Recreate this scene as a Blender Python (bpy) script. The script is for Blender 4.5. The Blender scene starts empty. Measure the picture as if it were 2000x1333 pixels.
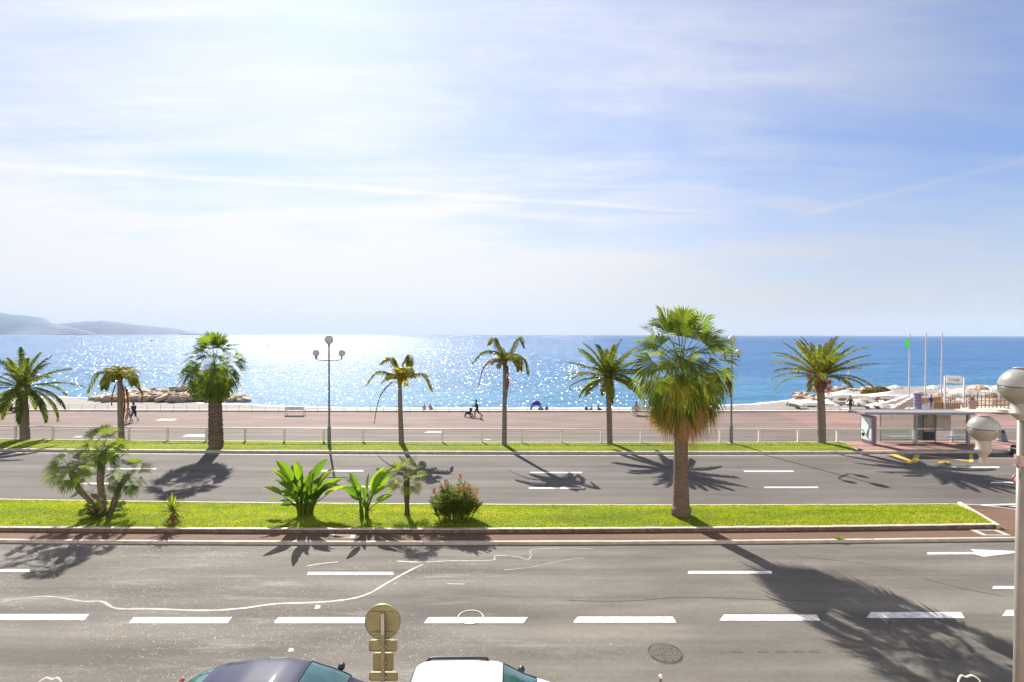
import bpy, bmesh, math, random
import numpy as np
from mathutils import Vector, Matrix, noise as mnoise

random.seed(7)
rng = np.random.default_rng(7)
R = math.radians
PI = math.pi
scene = bpy.context.scene
C = scene.collection

# ------------------------------------------------------------------ camera
CAM_H = 8.3
F_PX = 1000.0                      # focal length in pixels of the 2000 px wide photograph
PITCH, ROLL = R(0.72), R(0.115)
cam_d = bpy.data.cameras.new('camera')
cam = bpy.data.objects.new('camera', cam_d)
C.objects.link(cam)
cam_d.sensor_width = 36.0
cam_d.lens = 18.0
cam_d.clip_start = 0.1
cam_d.clip_end = 80000
CAM_R = Matrix.Rotation(R(90) - PITCH, 3, 'X') @ Matrix.Rotation(ROLL, 3, 'Z')
cam.matrix_world = Matrix.Translation((0, 0, CAM_H)) @ CAM_R.to_4x4()
scene.camera = cam

# ------------------------------------------------------------------ sun, sky, exposure
SUN_EL, SUN_AZ = R(36.5), R(-21.5)            # azimuth measured from +Y towards +X
sd = bpy.data.lights.new('sun', 'SUN')
sd.energy = 4.6
sd.angle = R(0.5)
sd.color = (1.0, 0.95, 0.86)
sun = bpy.data.objects.new('sun', sd)
C.objects.link(sun)
sdir = Vector((math.sin(SUN_AZ) * math.cos(SUN_EL), math.cos(SUN_AZ) * math.cos(SUN_EL), math.sin(SUN_EL)))
sun.rotation_euler = sdir.to_track_quat('Z', 'Y').to_euler()
sun.location = (0, 0, 60)

scene.view_settings.view_transform = 'Standard'
scene.view_settings.look = 'None'
scene.view_settings.exposure = 1.3
scene.view_settings.gamma = 1.0
scene.view_settings.use_curve_mapping = False
scene.cycles.max_bounces = 8
scene.cycles.transparent_max_bounces = 12
scene.cycles.volume_bounces = 0
scene.cycles.caustics_reflective = False
scene.cycles.caustics_refractive = False


def px_dir(px, py):
    return (CAM_R @ Vector(((px - 1000.0) / F_PX, (666.5 - py) / F_PX, -1.0)))


def G(px, py, z=0.0):
    d = px_dir(px, py)
    t = (z - CAM_H) / d.z
    return Vector((d.x * t, d.y * t, z))


def P(px, py, Y):
    d = px_dir(px, py)
    t = Y / d.y
    return Vector((d.x * t, Y, CAM_H + d.z * t))


world = bpy.data.worlds.new('World')
scene.world = world
world.use_nodes = True
nt = world.node_tree
for n in list(nt.nodes):
    nt.nodes.remove(n)


class NG:
    """tiny node-graph writer"""
    def __init__(s, tree):
        s.t = tree

    def n(s, kind, **kw):
        nd = s.t.nodes.new(kind)
        for k, v in kw.items():
            if k.startswith('i_'):
                key = k[2:]
                nd.inputs[int(key) if key.isdigit() else key.replace('_', ' ')].default_value = v
            else:
                setattr(nd, k, v)
        return nd

    def l(s, a, b):
        s.t.links.new(a, b)

    def put(s, sock, v):
        if hasattr(v, 'is_linked') or hasattr(v, 'links'):
            s.l(v, sock)
        else:
            sock.default_value = v

    def math(s, op, a, b=None, c=None, clamp=False):
        nd = s.n('ShaderNodeMath', operation=op, use_clamp=clamp)
        s.put(nd.inputs[0], a)
        if b is not None:
            s.put(nd.inputs[1], b)
        if c is not None:
            s.put(nd.inputs[2], c)
        return nd.outputs[0]

    def mapr(s, v, a, b, c=0.0, d=1.0, smooth=True):
        nd = s.n('ShaderNodeMapRange')
        nd.interpolation_type = 'SMOOTHSTEP' if smooth else 'LINEAR'
        s.put(nd.inputs[0], v)
        for i, q in enumerate((a, b, c, d)):
            nd.inputs[i + 1].default_value = q
        return nd.outputs[0]

    def mix(s, f, a, b, kind='MIX'):
        nd = s.n('ShaderNodeMix', data_type='RGBA', blend_type=kind)
        s.put(nd.inputs[0], f)
        s.put(nd.inputs[6], a if not isinstance(a, tuple) else (*a[:3], 1))
        s.put(nd.inputs[7], b if not isinstance(b, tuple) else (*b[:3], 1))
        return nd.outputs[2]

    def noise(s, vec, scale, detail=4, rough=0.55, dist=0.0):
        nd = s.n('ShaderNodeTexNoise')
        nd.inputs['Scale'].default_value = scale
        nd.inputs['Detail'].default_value = detail
        nd.inputs['Roughness'].default_value = rough
        nd.inputs['Distortion'].default_value = dist
        if vec is not None:
            s.l(vec, nd.inputs['Vector'])
        return nd.outputs[0]

    def mapping(s, vec, scale=(1, 1, 1), rot=(0, 0, 0), loc=(0, 0, 0)):
        nd = s.n('ShaderNodeMapping')
        s.l(vec, nd.inputs[0])
        nd.inputs['Scale'].default_value = scale
        nd.inputs['Rotation'].default_value = rot
        nd.inputs['Location'].default_value = loc
        return nd.outputs[0]

    def dot(s, vec, v):
        nd = s.n('ShaderNodeVectorMath', operation='DOT_PRODUCT')
        s.l(vec, nd.inputs[0])
        nd.inputs[1].default_value = v
        return nd.outputs['Value']


g = NG(nt)
out = g.n('ShaderNodeOutputWorld')
bg = g.n('ShaderNodeBackground')
g.l(bg.outputs[0], out.inputs[0])
sky = g.n('ShaderNodeTexSky', sky_type='NISHITA')
sky.sun_disc = False
sky.sun_elevation = SUN_EL
sky.sun_rotation = SUN_AZ
sky.altitude = 10
sky.air_density = 1.0
sky.dust_density = 0.5
sky.ozone_density = 2.0
tc = g.n('ShaderNodeTexCoord')
D = tc.outputs['Generated']
sep = g.n('ShaderNodeSeparateXYZ')
g.l(D, sep.inputs[0])
zc = g.math('MAXIMUM', g.math('ADD', sep.outputs[2], 0.10), 0.05)
cx = g.math('DIVIDE', sep.outputs[0], zc)
cy = g.math('DIVIDE', sep.outputs[1], zc)
comb = g.n('ShaderNodeCombineXYZ')
g.l(cx, comb.inputs[0])
g.l(cy, comb.inputs[1])
pl = comb.outputs[0]
c1 = g.noise(g.mapping(pl, (0.55, 1.0, 1), (0, 0, R(-18)), (3.1, 0.7, 0)), 1.5, 9, 0.60, 0.55)
c2 = g.noise(g.mapping(pl, (0.30, 1.9, 1), (0, 0, R(8)), (1.0, 4.0, 0)), 2.6, 8, 0.66, 0.35)
cl = g.math('ADD', g.math('MULTIPLY', c1, 0.62), g.math('MULTIPLY', c2, 0.42))
veil = g.mapr(cl, 0.34, 0.76, 0.0, 1.0)
sunc = g.dot(D, tuple(sdir))
near_sun = g.mapr(sunc, 0.60, 1.0, 0.0, 1.0)
low = g.mapr(sep.outputs[2], 0.0, 0.30, 0.75, 0.0)
# condensation trails: great circles through two photographed directions


def gc(p1, p2):
    a, b = px_dir(*p1).normalized(), px_dir(*p2).normalized()
    return tuple(a.cross(b).normalized())


wob = g.math('MULTIPLY', g.math('SUBTRACT', g.noise(g.mapping(D, (3, 3, 3)), 2.0, 4), 0.5), 0.012)
azr = g.math('DIVIDE', sep.outputs[0], g.math('MAXIMUM', sep.outputs[1], 0.05))


def trail(p1, p2, w, x0, x1, x2, x3, amt):
    d = g.math('ABSOLUTE', g.math('ADD', g.dot(D, gc(p1, p2)), wob))
    m = g.mapr(d, 0.0, w, 1.0, 0.0)
    a = g.mapr(azr, x0, x1, 0.0, 1.0)
    b = g.mapr(azr, x2, x3, 1.0, 0.0)
    return g.math('MULTIPLY', g.math('MULTIPLY', g.math('MULTIPLY', m, a), b), amt)


t1 = trail((0, 322), (1500, 422), 0.0075, -3, -2.5, 0.15, 0.6, 0.27)
t2 = trail((1540, 428), (2000, 314), 0.007, 0.50, 0.62, 2.5, 3.0, 0.16)
cov = g.math('ADD', g.math('MULTIPLY', g.math('MULTIPLY', veil, g.mapr(azr, -0.4, 1.1, 1.0, 0.50)), 0.66), g.math('MULTIPLY', g.mapr(sunc, 0.25, 0.98, 0.0, 1.0), 0.44))
cov = g.math('ADD', cov, g.math('MULTIPLY', low, 0.9))
cov = g.math('ADD', cov, g.math('ADD', t1, t2), clamp=True)
bright = g.math('ADD', 5.5, g.math('MULTIPLY', g.mapr(sunc, 0.45, 1.0, 0.0, 1.0), 3.0))
ccol = g.n('ShaderNodeVectorMath', operation='SCALE')
ccol.inputs[0].default_value = (0.99, 0.99, 1.02)
g.l(bright, ccol.inputs['Scale'])
skyb = g.mix(1.0, sky.outputs[0], (0.58, 0.81, 1.22), 'MULTIPLY')
skyc = g.mix(cov, skyb, ccol.outputs[0])
g.l(skyc, bg.inputs[0])
bg.inputs[1].default_value = 0.05

# ------------------------------------------------------------------ materials
MATS = {}


def mat(name, col, rough=0.6, metal=0.0, var=0.12, scale=6.0, bump=0.0, bscale=None, trans=0.0, stretch=(1, 1, 1), emit=None, coat=0.0, tint=None):
    if name in MATS:
        return MATS[name]
    m = bpy.data.materials.new(name)
    m.use_nodes = True
    t = m.node_tree
    q = NG(t)
    b = t.nodes['Principled BSDF']
    o = t.nodes['Material Output']
    co = q.n('ShaderNodeTexCoord')
    v = q.mapping(co.outputs['Object'], stretch)
    nz = q.noise(v, scale, 5, 0.6)
    f = q.mapr(nz, 0.25, 0.75)
    lo = tuple(c * (1 - var) for c in col)
    hi = tint if tint else tuple(min(1, c * (1 + var)) for c in col)
    colr = q.mix(f, lo, hi)
    q.l(colr, b.inputs['Base Color'])
    b.inputs['Roughness'].default_value = rough
    b.inputs['Metallic'].default_value = metal
    b.inputs['Coat Weight'].default_value = coat
    b.inputs['Coat Roughness'].default_value = 0.05
    if bump:
        bp = q.n('ShaderNodeBump')
        bp.inputs['Strength'].default_value = bump
        bp.inputs['Distance'].default_value = 0.02
        q.l(q.noise(v, bscale or scale * 4, 6, 0.6), bp.inputs['Height'])
        q.l(bp.outputs[0], b.inputs['Normal'])
    if trans:
        tr = q.n('ShaderNodeBsdfTranslucent')
        q.l(colr, tr.inputs[0])
        mx = q.n('ShaderNodeMixShader')
        mx.inputs[0].default_value = trans
        q.l(b.outputs[0], mx.inputs[1])
        q.l(tr.outputs[0], mx.inputs[2])
        q.l(mx.outputs[0], o.inputs[0])
    MATS[name] = m
    return m


def leafmat(name, stops, trans=0.4, rough=0.65):
    """leaf colour picked by each leaf's own 'tone' value"""
    m = bpy.data.materials.new(name)
    m.use_nodes = True
    q = NG(m.node_tree)
    b = m.node_tree.nodes['Principled BSDF']
    o = m.node_tree.nodes['Material Output']
    at = q.n('ShaderNodeAttribute', attribute_name='tone')
    rp = q.n('ShaderNodeValToRGB')
    els = rp.color_ramp.elements
    while len(els) < len(stops):
        els.new(0.5)
    for e, (p, c) in zip(els, stops):
        e.position = p
        e.color = (*c, 1)
    q.l(at.outputs['Fac'], rp.inputs[0])
    co = q.n('ShaderNodeTexCoord')
    nz = q.noise(co.outputs['Object'], 3.0, 3)
    colr = q.mix(q.mapr(nz, 0.3, 0.7, 0.0, 0.35), rp.outputs[0], (0.5, 0.5, 0.5), 'MULTIPLY')
    q.l(colr, b.inputs['Base Color'])
    b.inputs['Roughness'].default_value = rough
    b.inputs['Specular IOR Level'].default_value = 0.25
    tr = q.n('ShaderNodeBsdfTranslucent')
    tint = q.mix(1.0, colr, (1.0, 1.0, 0.55), 'MULTIPLY')
    sc = q.n('ShaderNodeVectorMath', operation='SCALE')
    q.l(tint, sc.inputs[0])
    sc.inputs['Scale'].default_value = 1.5
    q.l(sc.outputs[0], tr.inputs[0])
    mx = q.n('ShaderNodeMixShader')
    mx.inputs[0].default_value = trans
    q.l(b.outputs[0], mx.inputs[1])
    q.l(tr.outputs[0], mx.inputs[2])
    q.l(mx.outputs[0], o.inputs[0])
    return m


def groundmat(name, col, speck=0.25, patch=0.18, track=0.0, flecks=0.0, bump=0.25, fine=60.0, rough=0.9, tint=(1, 1, 1)):
    m = bpy.data.materials.new(name)
    m.use_nodes = True
    q = NG(m.node_tree)
    b = m.node_tree.nodes['Principled BSDF']
    co = q.n('ShaderNodeTexCoord')
    v = co.outputs['Object']
    big = q.mapr(q.noise(q.mapping(v, (0.25, 1, 1)), 0.55, 5, 0.6), 0.3, 0.7, 1 - patch, 1 + patch)
    fin = q.mapr(q.noise(v, fine, 3, 0.7), 0.3, 0.7, 1 - speck, 1 + speck)
    mid = q.mapr(q.noise(v, 6.0, 6, 0.7), 0.3, 0.7, 0.93, 1.07)
    tot = q.math('MULTIPLY', q.math('MULTIPLY', big, fin), mid)
    if track:
        tr = q.noise(q.mapping(v, (0.012, 1.0, 1)), 1.1, 3, 0.6)
        tot = q.math('MULTIPLY', tot, q.mapr(tr, 0.3, 0.7, 1 - track, 1 + track))
    sc = q.n('ShaderNodeVectorMath', operation='SCALE')
    sc.inputs[0].default_value = col
    q.l(tot, sc.inputs['Scale'])
    colr = sc.outputs[0]
    if flecks:
        vo = q.n('ShaderNodeTexVoronoi')
        q.l(v, vo.inputs['Vector'])
        vo.inputs['Scale'].default_value = 4.0
        zone = q.mapr(q.noise(q.mapping(v, (0.14, 0.6, 1), (0, 0, 0), (2.3, 1.1, 0)), 0.6, 4, 0.6), 0.42, 0.58)
        sx = q.n('ShaderNodeSeparateXYZ')
        q.l(v, sx.inputs[0])
        left = q.mapr(sx.outputs[0], -3.0, 8.0, 1.0, 0.12)
        siz = q.noise(v, 1.7, 2)
        dotm = q.math('LESS_THAN', vo.outputs['Distance'], q.math('MULTIPLY', q.math('SUBTRACT', siz, 0.38), 0.55))
        dotm = q.math('MULTIPLY', dotm, q.math('GREATER_THAN', q.noise(v, 9.0, 2), 0.45))
        vo2 = q.n('ShaderNodeTexVoronoi')
        q.l(v, vo2.inputs['Vector'])
        vo2.inputs['Scale'].default_value = 17.0
        dot2 = q.math('LESS_THAN', vo2.outputs['Distance'], 0.2)
        dot2 = q.math('MULTIPLY', dot2, q.math('GREATER_THAN', q.noise(v, 5.0, 3), 0.50))
        k = q.math('MULTIPLY', q.math('MULTIPLY', q.math('MAXIMUM', q.math('MULTIPLY', dotm, zone), q.math('MULTIPLY', dot2, q.math('ADD', 0.15, q.math('MULTIPLY', zone, 0.8)))), left), flecks, clamp=True)
        smear = q.math('MULTIPLY', q.math('MULTIPLY', q.mapr(q.noise(q.mapping(v, (0.2, 1.2, 1)), 1.5, 6, 0.7), 0.52, 0.75), left), 0.32 * flecks)
        colr = q.mix(q.math('MAXIMUM', k, smear), colr, (0.50, 0.47, 0.42))
    q.l(colr, b.inputs['Base Color'])
    b.inputs['Roughness'].default_value = rough
    b.inputs['Specular IOR Level'].default_value = 0.25
    bp = q.n('ShaderNodeBump')
    bp.inputs['Strength'].default_value = bump
    bp.inputs['Distance'].default_value = 0.01
    q.l(q.noise(v, fine, 4, 0.7), bp.inputs['Height'])
    q.l(bp.outputs[0], b.inputs['Normal'])
    MATS[name] = m
    return m


asphalt_near = groundmat('asphalt near', (0.126, 0.114, 0.099), track=0.16, patch=0.24, flecks=0.8, fine=45)
asphalt_far = groundmat('asphalt far', (0.112, 0.099, 0.088), speck=0.12, track=0.16, fine=30)
path_asph = groundmat('path asphalt', (0.14, 0.115, 0.10), speck=0.1, track=0.05, fine=20)
prom_beige = groundmat('promenade beige', (0.178, 0.125, 0.108), speck=0.08, track=0.06, fine=15)
prom_pink = groundmat('promenade pink', (0.23, 0.14, 0.12), speck=0.08, track=0.05, fine=15)
brick_red = groundmat('median paving', (0.128, 0.076, 0.050), speck=0.25, track=0.08, fine=30)
pink_tile = groundmat('pink paving', (0.30, 0.17, 0.145), speck=0.1, fine=12)
soil = groundmat('lawn soil', (0.13, 0.165, 0.02), speck=0.35, patch=0.3, fine=14, bump=0.6)
pebble = groundmat('pebbles', (0.25, 0.225, 0.205), speck=0.3, patch=0.12, fine=4, bump=1.0)
stone = mat('kerb stone', (0.46, 0.40, 0.34), 0.8, var=0.18, scale=2.5, bump=0.4)
stone_dk = mat('kerb stone rough', (0.36, 0.29, 0.25), 0.85, var=0.3, scale=3.5, bump=0.6)
whitepaint = mat('road paint', (0.60, 0.58, 0.55), 0.7, var=0.3, scale=5)
faint = mat('sealant', (0.165, 0.152, 0.137), 0.6, var=0.25, scale=5)
crackm = mat('dark crack', (0.045, 0.04, 0.04), 0.8, var=0.2)
yellowpaint = mat('yellow paint', (0.62, 0.38, 0.035), 0.7, var=0.2, scale=8)
concrete = mat('concrete', (0.42, 0.37, 0.32), 0.85, var=0.12, scale=1.5, bump=0.3)
rockm = mat('boulder', (0.44, 0.33, 0.22), 0.9, var=0.35, scale=1.2, bump=0.8, bscale=3)
white = mat('white paint', (0.72, 0.72, 0.70), 0.45, var=0.05)
offwhite = mat('off white canvas', (0.80, 0.78, 0.75), 0.8, var=0.05, trans=0.35)
galv = mat('galvanised steel', (0.42, 0.43, 0.44), 0.4, 0.6, var=0.1)
polem = mat('lamp post green grey', (0.17, 0.19, 0.19), 0.5, 0.2, var=0.1)
darkm = mat('dark plastic', (0.02, 0.02, 0.025), 0.5, var=0.2)
blackrub = mat('tyre rubber', (0.015, 0.015, 0.015), 0.8, var=0.2)
globem = mat('lamp globe', (0.66, 0.66, 0.60), 0.25, var=0.06, trans=0.35)
rail_white = mat('railing paint', (0.72, 0.69, 0.65), 0.5, var=0.08)
skin = mat('skin', (0.48, 0.27, 0.19), 0.55, var=0.06, scale=10)
barkm = mat('palm bark', (0.185, 0.135, 0.095), 0.95, var=0.4, scale=7, bump=1.0, bscale=14, stretch=(1, 1, 2.5))
barkg = mat('palm bark grey', (0.20, 0.16, 0.13), 0.95, var=0.3, scale=5, bump=0.8, bscale=12, stretch=(1, 1, 3))
thatch = mat('frond boots', (0.16, 0.085, 0.045), 0.95, var=0.4, scale=12, bump=1.0)
green_date = leafmat('date palm leaf', [(0, (0.075, 0.115, 0.028)), (0.5, (0.18, 0.215, 0.034)), (1, (0.42, 0.34, 0.04))], 0.58)
green_fan = leafmat('fan palm leaf', [(0, (0.055, 0.105, 0.024)), (0.5, (0.155, 0.215, 0.030)), (0.8, (0.33, 0.30, 0.045)), (1, (0.45, 0.28, 0.055))], 0.52)
green_banana = leafmat('broad leaf', [(0, (0.055, 0.12, 0.018)), (0.6, (0.16, 0.27, 0.018)), (1, (0.32, 0.37, 0.03))], 0.5, 0.35)
dead_leaf = leafmat('dead frond', [(0, (0.13, 0.07, 0.04)), (0.5, (0.34, 0.18, 0.075)), (1, (0.55, 0.36, 0.17))], 0.4, 0.8)
grass_m = leafmat('grass blades', [(0, (0.15, 0.21, 0.016)), (0.5, (0.28, 0.345, 0.024)), (0.85, (0.40, 0.39, 0.06)), (1, (0.30, 0.25, 0.06))], 0.5, 0.6)

# ------------------------------------------------------------------ mesh helpers


class MB:
    def __init__(s):
        s.v, s.f, s.t = [], [], []

    def add(s, vs, fs, tone=0.5):
        o = len(s.v)
        s.v.extend(tuple(p) for p in vs)
        s.f.extend(tuple(i + o for i in q) for q in fs)
        s.t.extend([tone] * len(vs))

    def box(s, c, size, rz=0.0, M=None):
        hx, hy, hz = (q / 2 for q in size)
        vs = [Vector((x * hx, y * hy, z * hz)) for z in (-1, 1) for x, y in ((-1, -1), (1, -1), (1, 1), (-1, 1))]
        if M is None:
            M = Matrix.Rotation(rz, 3, 'Z')
        vs = [M @ p + Vector(c) for p in vs]
        s.add(vs, [(3, 2, 1, 0), (4, 5, 6, 7), (0, 1, 5, 4), (1, 2, 6, 5), (2, 3, 7, 6), (3, 0, 4, 7)])

    def bar(s, a, b, w, h=None):
        """rectangular bar from a to b"""
        a, b = Vector(a), Vector(b)
        h = h or w
        d = (b - a)
        L = d.length
        q = d.to_track_quat('X', 'Z').to_matrix()
        s.box((a + b) / 2, (L, w, h), M=q)

    def tube(s, pts, rad, n=8, cap=True, tone=0.5):
        pts = [Vector(p) for p in pts]
        if not hasattr(rad, '__len__'):
            rad = [rad] * len(pts)
        vs, fs = [], []
        up = None
        for i, p in enumerate(pts):
            d = (pts[min(i + 1, len(pts) - 1)] - pts[max(i - 1, 0)]).normalized()
            if up is None:
                a = Vector((0, 0, 1)) if abs(d.z) < 0.9 else Vector((1, 0, 0))
                up = (a - d * a.dot(d)).normalized()
            else:
                up = (up - d * up.dot(d)).normalized()
            sd_ = d.cross(up)
            for k in range(n):
                th = 2 * PI * k / n
                vs.append(p + (up * math.cos(th) + sd_ * math.sin(th)) * rad[i])
        for i in range(len(pts) - 1):
            for k in range(n):
                fs.append((i * n + k, i * n + (k + 1) % n, (i + 1) * n + (k + 1) % n, (i + 1) * n + k))
        if cap:
            fs.append(tuple(range(n - 1, -1, -1)))
            fs.append(tuple((len(pts) - 1) * n + k for k in range(n)))
        s.add(vs, fs, tone)

    def capsule(s, a, b, ra, rb, n=10):
        a, b = Vector(a), Vector(b)
        d = (b - a)
        L = d.length
        d = d / L if L > 1e-6 else Vector((0, 0, 1))
        pts, rr = [], []
        for th in (80, 60, 40, 20):
            pts.append(a - d * ra * math.sin(R(th)))
            rr.append(ra * math.cos(R(th)))
        pts.append(a)
        rr.append(ra)
        pts.append(b)
        rr.append(rb)
        for th in (20, 40, 60, 80):
            pts.append(b + d * rb * math.sin(R(th)))
            rr.append(rb * math.cos(R(th)))
        s.tube(pts, rr, n)

    def lathe(s, prof, c=(0, 0, 0), n=24, M=None):
        vs, fs = [], []
        for r, z in prof:
            for k in range(n):
                th = 2 * PI * k / n
                vs.append(Vector((r * math.cos(th), r * math.sin(th), z)))
        for i in range(len(prof) - 1):
            for k in range(n):
                fs.append((i * n + k, i * n + (k + 1) % n, (i + 1) * n + (k + 1) % n, (i + 1) * n + k))
        fs.append(tuple(range(n - 1, -1, -1)))
        fs.append(tuple((len(prof) - 1) * n + k for k in range(n)))
        if M is not None:
            vs = [M @ p for p in vs]
        s.add([p + Vector(c) for p in vs], fs)

    def ball(s, c, r, n=16, sc=(1, 1, 1)):
        m = n // 2
        prof = [(r * math.sin(PI * (i + 0.02) / (m + 0.04)), -r * math.cos(PI * (i + 0.02) / (m + 0.04))) for i in range(m + 1)]
        s.lathe(prof, c, n, Matrix.Diagonal(sc))

    def poly(s, pts, thick=0.0):
        """flat polygon, optionally extruded down"""
        pts = [Vector(p) for p in pts]
        k = len(pts)
        if thick:
            low = [p - Vector((0, 0, thick)) for p in pts]
            s.add(pts + low, [tuple(range(k)), tuple(range(2 * k - 1, k - 1, -1))] + [(i, i + k, (i + 1) % k + k, (i + 1) % k) for i in range(k)])
        else:
            s.add(pts, [tuple(range(k))])

    def build(s, name, m, parent=None, smooth=False, loc=None):
        me = bpy.data.meshes.new(name)
        me.from_pydata([tuple(p) for p in s.v], [], s.f)
        if m:
            me.materials.append(m)
        at = me.attributes.new('tone', 'FLOAT', 'POINT')
        at.data.foreach_set('value', s.t)
        if smooth:
            me.polygons.foreach_set('use_smooth', [True] * len(me.polygons))
        me.update()
        o = bpy.data.objects.new(name, me)
        C.objects.link(o)
        if parent is not None:
            o.parent = parent
        if loc:
            o.location = loc
        return o


def tag(o, label=None, cat=None, group=None, kind=None):
    if label:
        o['label'] = label
    if cat:
        o['category'] = cat
    if group:
        o['group'] = group
    if kind:
        o['kind'] = kind
    return o


def empty(name, loc, label, cat, group=None, rz=0.0):
    o = bpy.data.objects.new(name, None)
    o.location = loc
    o.rotation_euler = (0, 0, rz)
    o.empty_display_size = 0.3
    C.objects.link(o)
    return tag(o, label, cat, group)


def struct(o, label=None):
    o['kind'] = 'structure'
    return o


def dup(root, loc, rz=None, label=None, scale=None):
    r = root.copy()
    C.objects.link(r)
    r.location = loc
    if rz is not None:
        r.rotation_euler = (0, 0, rz)
    if label:
        r['label'] = label
    if scale:
        r.scale = scale
    for ch in list(root.children):
        c = ch.copy()
        C.objects.link(c)
        c.parent = r
        for gg in list(ch.children):
            d = gg.copy()
            C.objects.link(d)
            d.parent = c
    return r


# ------------------------------------------------------------------ boundaries traced on the ground
def curve(pts, z):
    w = [G(x, y, z) for x, y in pts]
    xs = [p.x for p in w]
    cf = np.polyfit(xs, [p.y for p in w], 2)
    x0, x1 = min(xs), max(xs)

    def fn(x):
        xc = min(max(x, x0), x1)
        return float(np.polyval(cf, xc) + (2 * cf[0] * xc + cf[1]) * (x - xc) * 0.6)
    return fn


ZM, ZG, ZF = 0.10, 0.26, 0.17
K0 = curve([(0, 1056), (500, 1059), (1000, 1060), (1500, 1057), (1980, 1052)], ZM)      # near road / median kerb
K1 = curve([(0, 1030), (500, 1035), (1000, 1033), (1500, 1030), (1950, 1025)], ZG)      # front of the grass kerb, top
K3 = curve([(0, 974), (560, 982), (1000, 985), (1500, 984), (1885, 984)], 0.12)         # median / far road
K4 = curve([(0, 877), (500, 881), (1000, 883), (1500, 882), (1980, 881)], ZF)           # far kerb, top front edge
K5 = curve([(0, 858), (500, 862), (1000, 865), (1500, 864), (1980, 862)], ZF)           # back of far strip
K6 = curve([(0, 838), (500, 841), (1000, 843), (1500, 841), (1980, 840)], ZF)           # cycle path / promenade
K7 = curve([(0, 803), (600, 804.5), (1000, 805), (1500, 805), (2000, 806)], ZF)         # promenade sea edge


def xgrid(x0, x1, n):
    return [x0 + (x1 - x0) * i / n for i in range(n + 1)]


def strip(name, fa, fb, x0, x1, z, m, n=60, k=1, zf=None):
    mb = MB()
    vs, fs = [], []
    for x in xgrid(x0, x1, n):
        a, b = fa(x), fb(x)
        for j in range(k + 1):
            t = j / k
            vs.append((x, a + (b - a) * t, zf(x, t) if zf else z))
    for i in range(n):
        for j in range(k):
            a = i * (k + 1) + j
            fs.append((a, a + k + 1, a + k + 2, a + 1))
    mb.add(vs, fs)
    return struct(mb.build(name, m))


def kerb(name, f, x0, x1, ztop, w, h, m, block=1.0, gap=0.012, jit=0.004, side=1):
    """a row of kerb stones: front face on f(x), body behind it (side=+1) or before it (-1)"""
    mb = MB()
    x = x0
    while x < x1:
        b = block * random.uniform(0.9, 1.1)
        xe = min(x + b, x1) - gap
        dz = random.uniform(-jit, jit)
        y0, y1 = f(x), f(xe)
        c = 0.012
        vs = []
        for (xx, yy) in ((x, y0), (xe, y1)):
            for (dy, zz) in ((0, ztop - h), (0, ztop + dz - c), (c, ztop + dz), (w, ztop + dz), (w, ztop - h)):
                vs.append((xx, yy + dy * side, zz))
        fs = [(i, i + 5, i + 6, i + 1) for i in range(4)] + [(0, 1, 2, 3, 4), (9, 8, 7, 6, 5)]
        if side < 0:
            fs = [tuple(reversed(q)) for q in fs]
        mb.add(vs, fs)
        x += b
    return struct(mb.build(name, m))


XL, XR = -75.0, 75.0
# one ground sheet under everything on the land side
mb = MB()
mb.poly([(-400, -80, -0.03), (400, -80, -0.03), (400, 50, -0.03), (-400, 50, -0.03)])
struct(mb.build('ground', asphalt_far))
strip('near_road', lambda x: 9.1, lambda x: K0(x) + 0.05, XL, XR, 0.0, asphalt_near)
strip('far_road', lambda x: K3(min(x, 22)) - 0.1, lambda x: K4(x) + 0.1, XL, XR, 0.0, asphalt_far)
kerb('near_kerb', lambda x: 9.1, XL, XR, 0.14, 0.2, 0.2, stone, side=-1)
mb = MB()
mb.poly([(XL, -20, 0.13), (XR, -20, 0.13), (XR, 8.9, 0.13), (XL, 8.9, 0.13)])
struct(mb.build('near_pavement', pink_tile))

# median: red paving platform with a raised lawn
e1, e2 = G(1885, 986, ZG), G(1948, 1026, ZG)
tip = [G(1885, 984.5, ZM), G(1925, 988, ZM), G(1965, 993, ZM), G(2020, 1002, ZM)]


def Kfar(x):
    """far edge of the whole median incl. its tapering paved tip"""
    if x < tip[0].x:
        return K3(x)
    for a, b in zip(tip, tip[1:]):
        if x <= b.x:
            return a.y + (b.y - a.y) * (x - a.x) / (b.x - a.x)
    return max(K0(x) + 0.35, tip[-1].y - (x - tip[-1].x) * 0.55)


strip('median_paving', lambda x: K0(x) + 0.12, lambda x: Kfar(x) - 0.1, XL, 30.0, ZM, brick_red, n=110)
kerb('median_kerb', K0, XL, 30.0, ZM + 0.015, 0.13, 0.16, stone, block=1.0)
kerb('median_far_kerb', Kfar, XL, 29.5, 0.125, 0.12, 0.16, stone, block=1.0, side=-1)


def endx(t):
    return e2.x + (e1.x - e2.x) * t


def lawn_z(x, t):
    return ZG - 0.03 + 0.11 * math.sin(PI * min(1, t * 1.15)) * (0.7 + 0.3 * mnoise.noise(Vector((x * 0.25, t * 2, 0)))) - 0.12 * t


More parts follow.
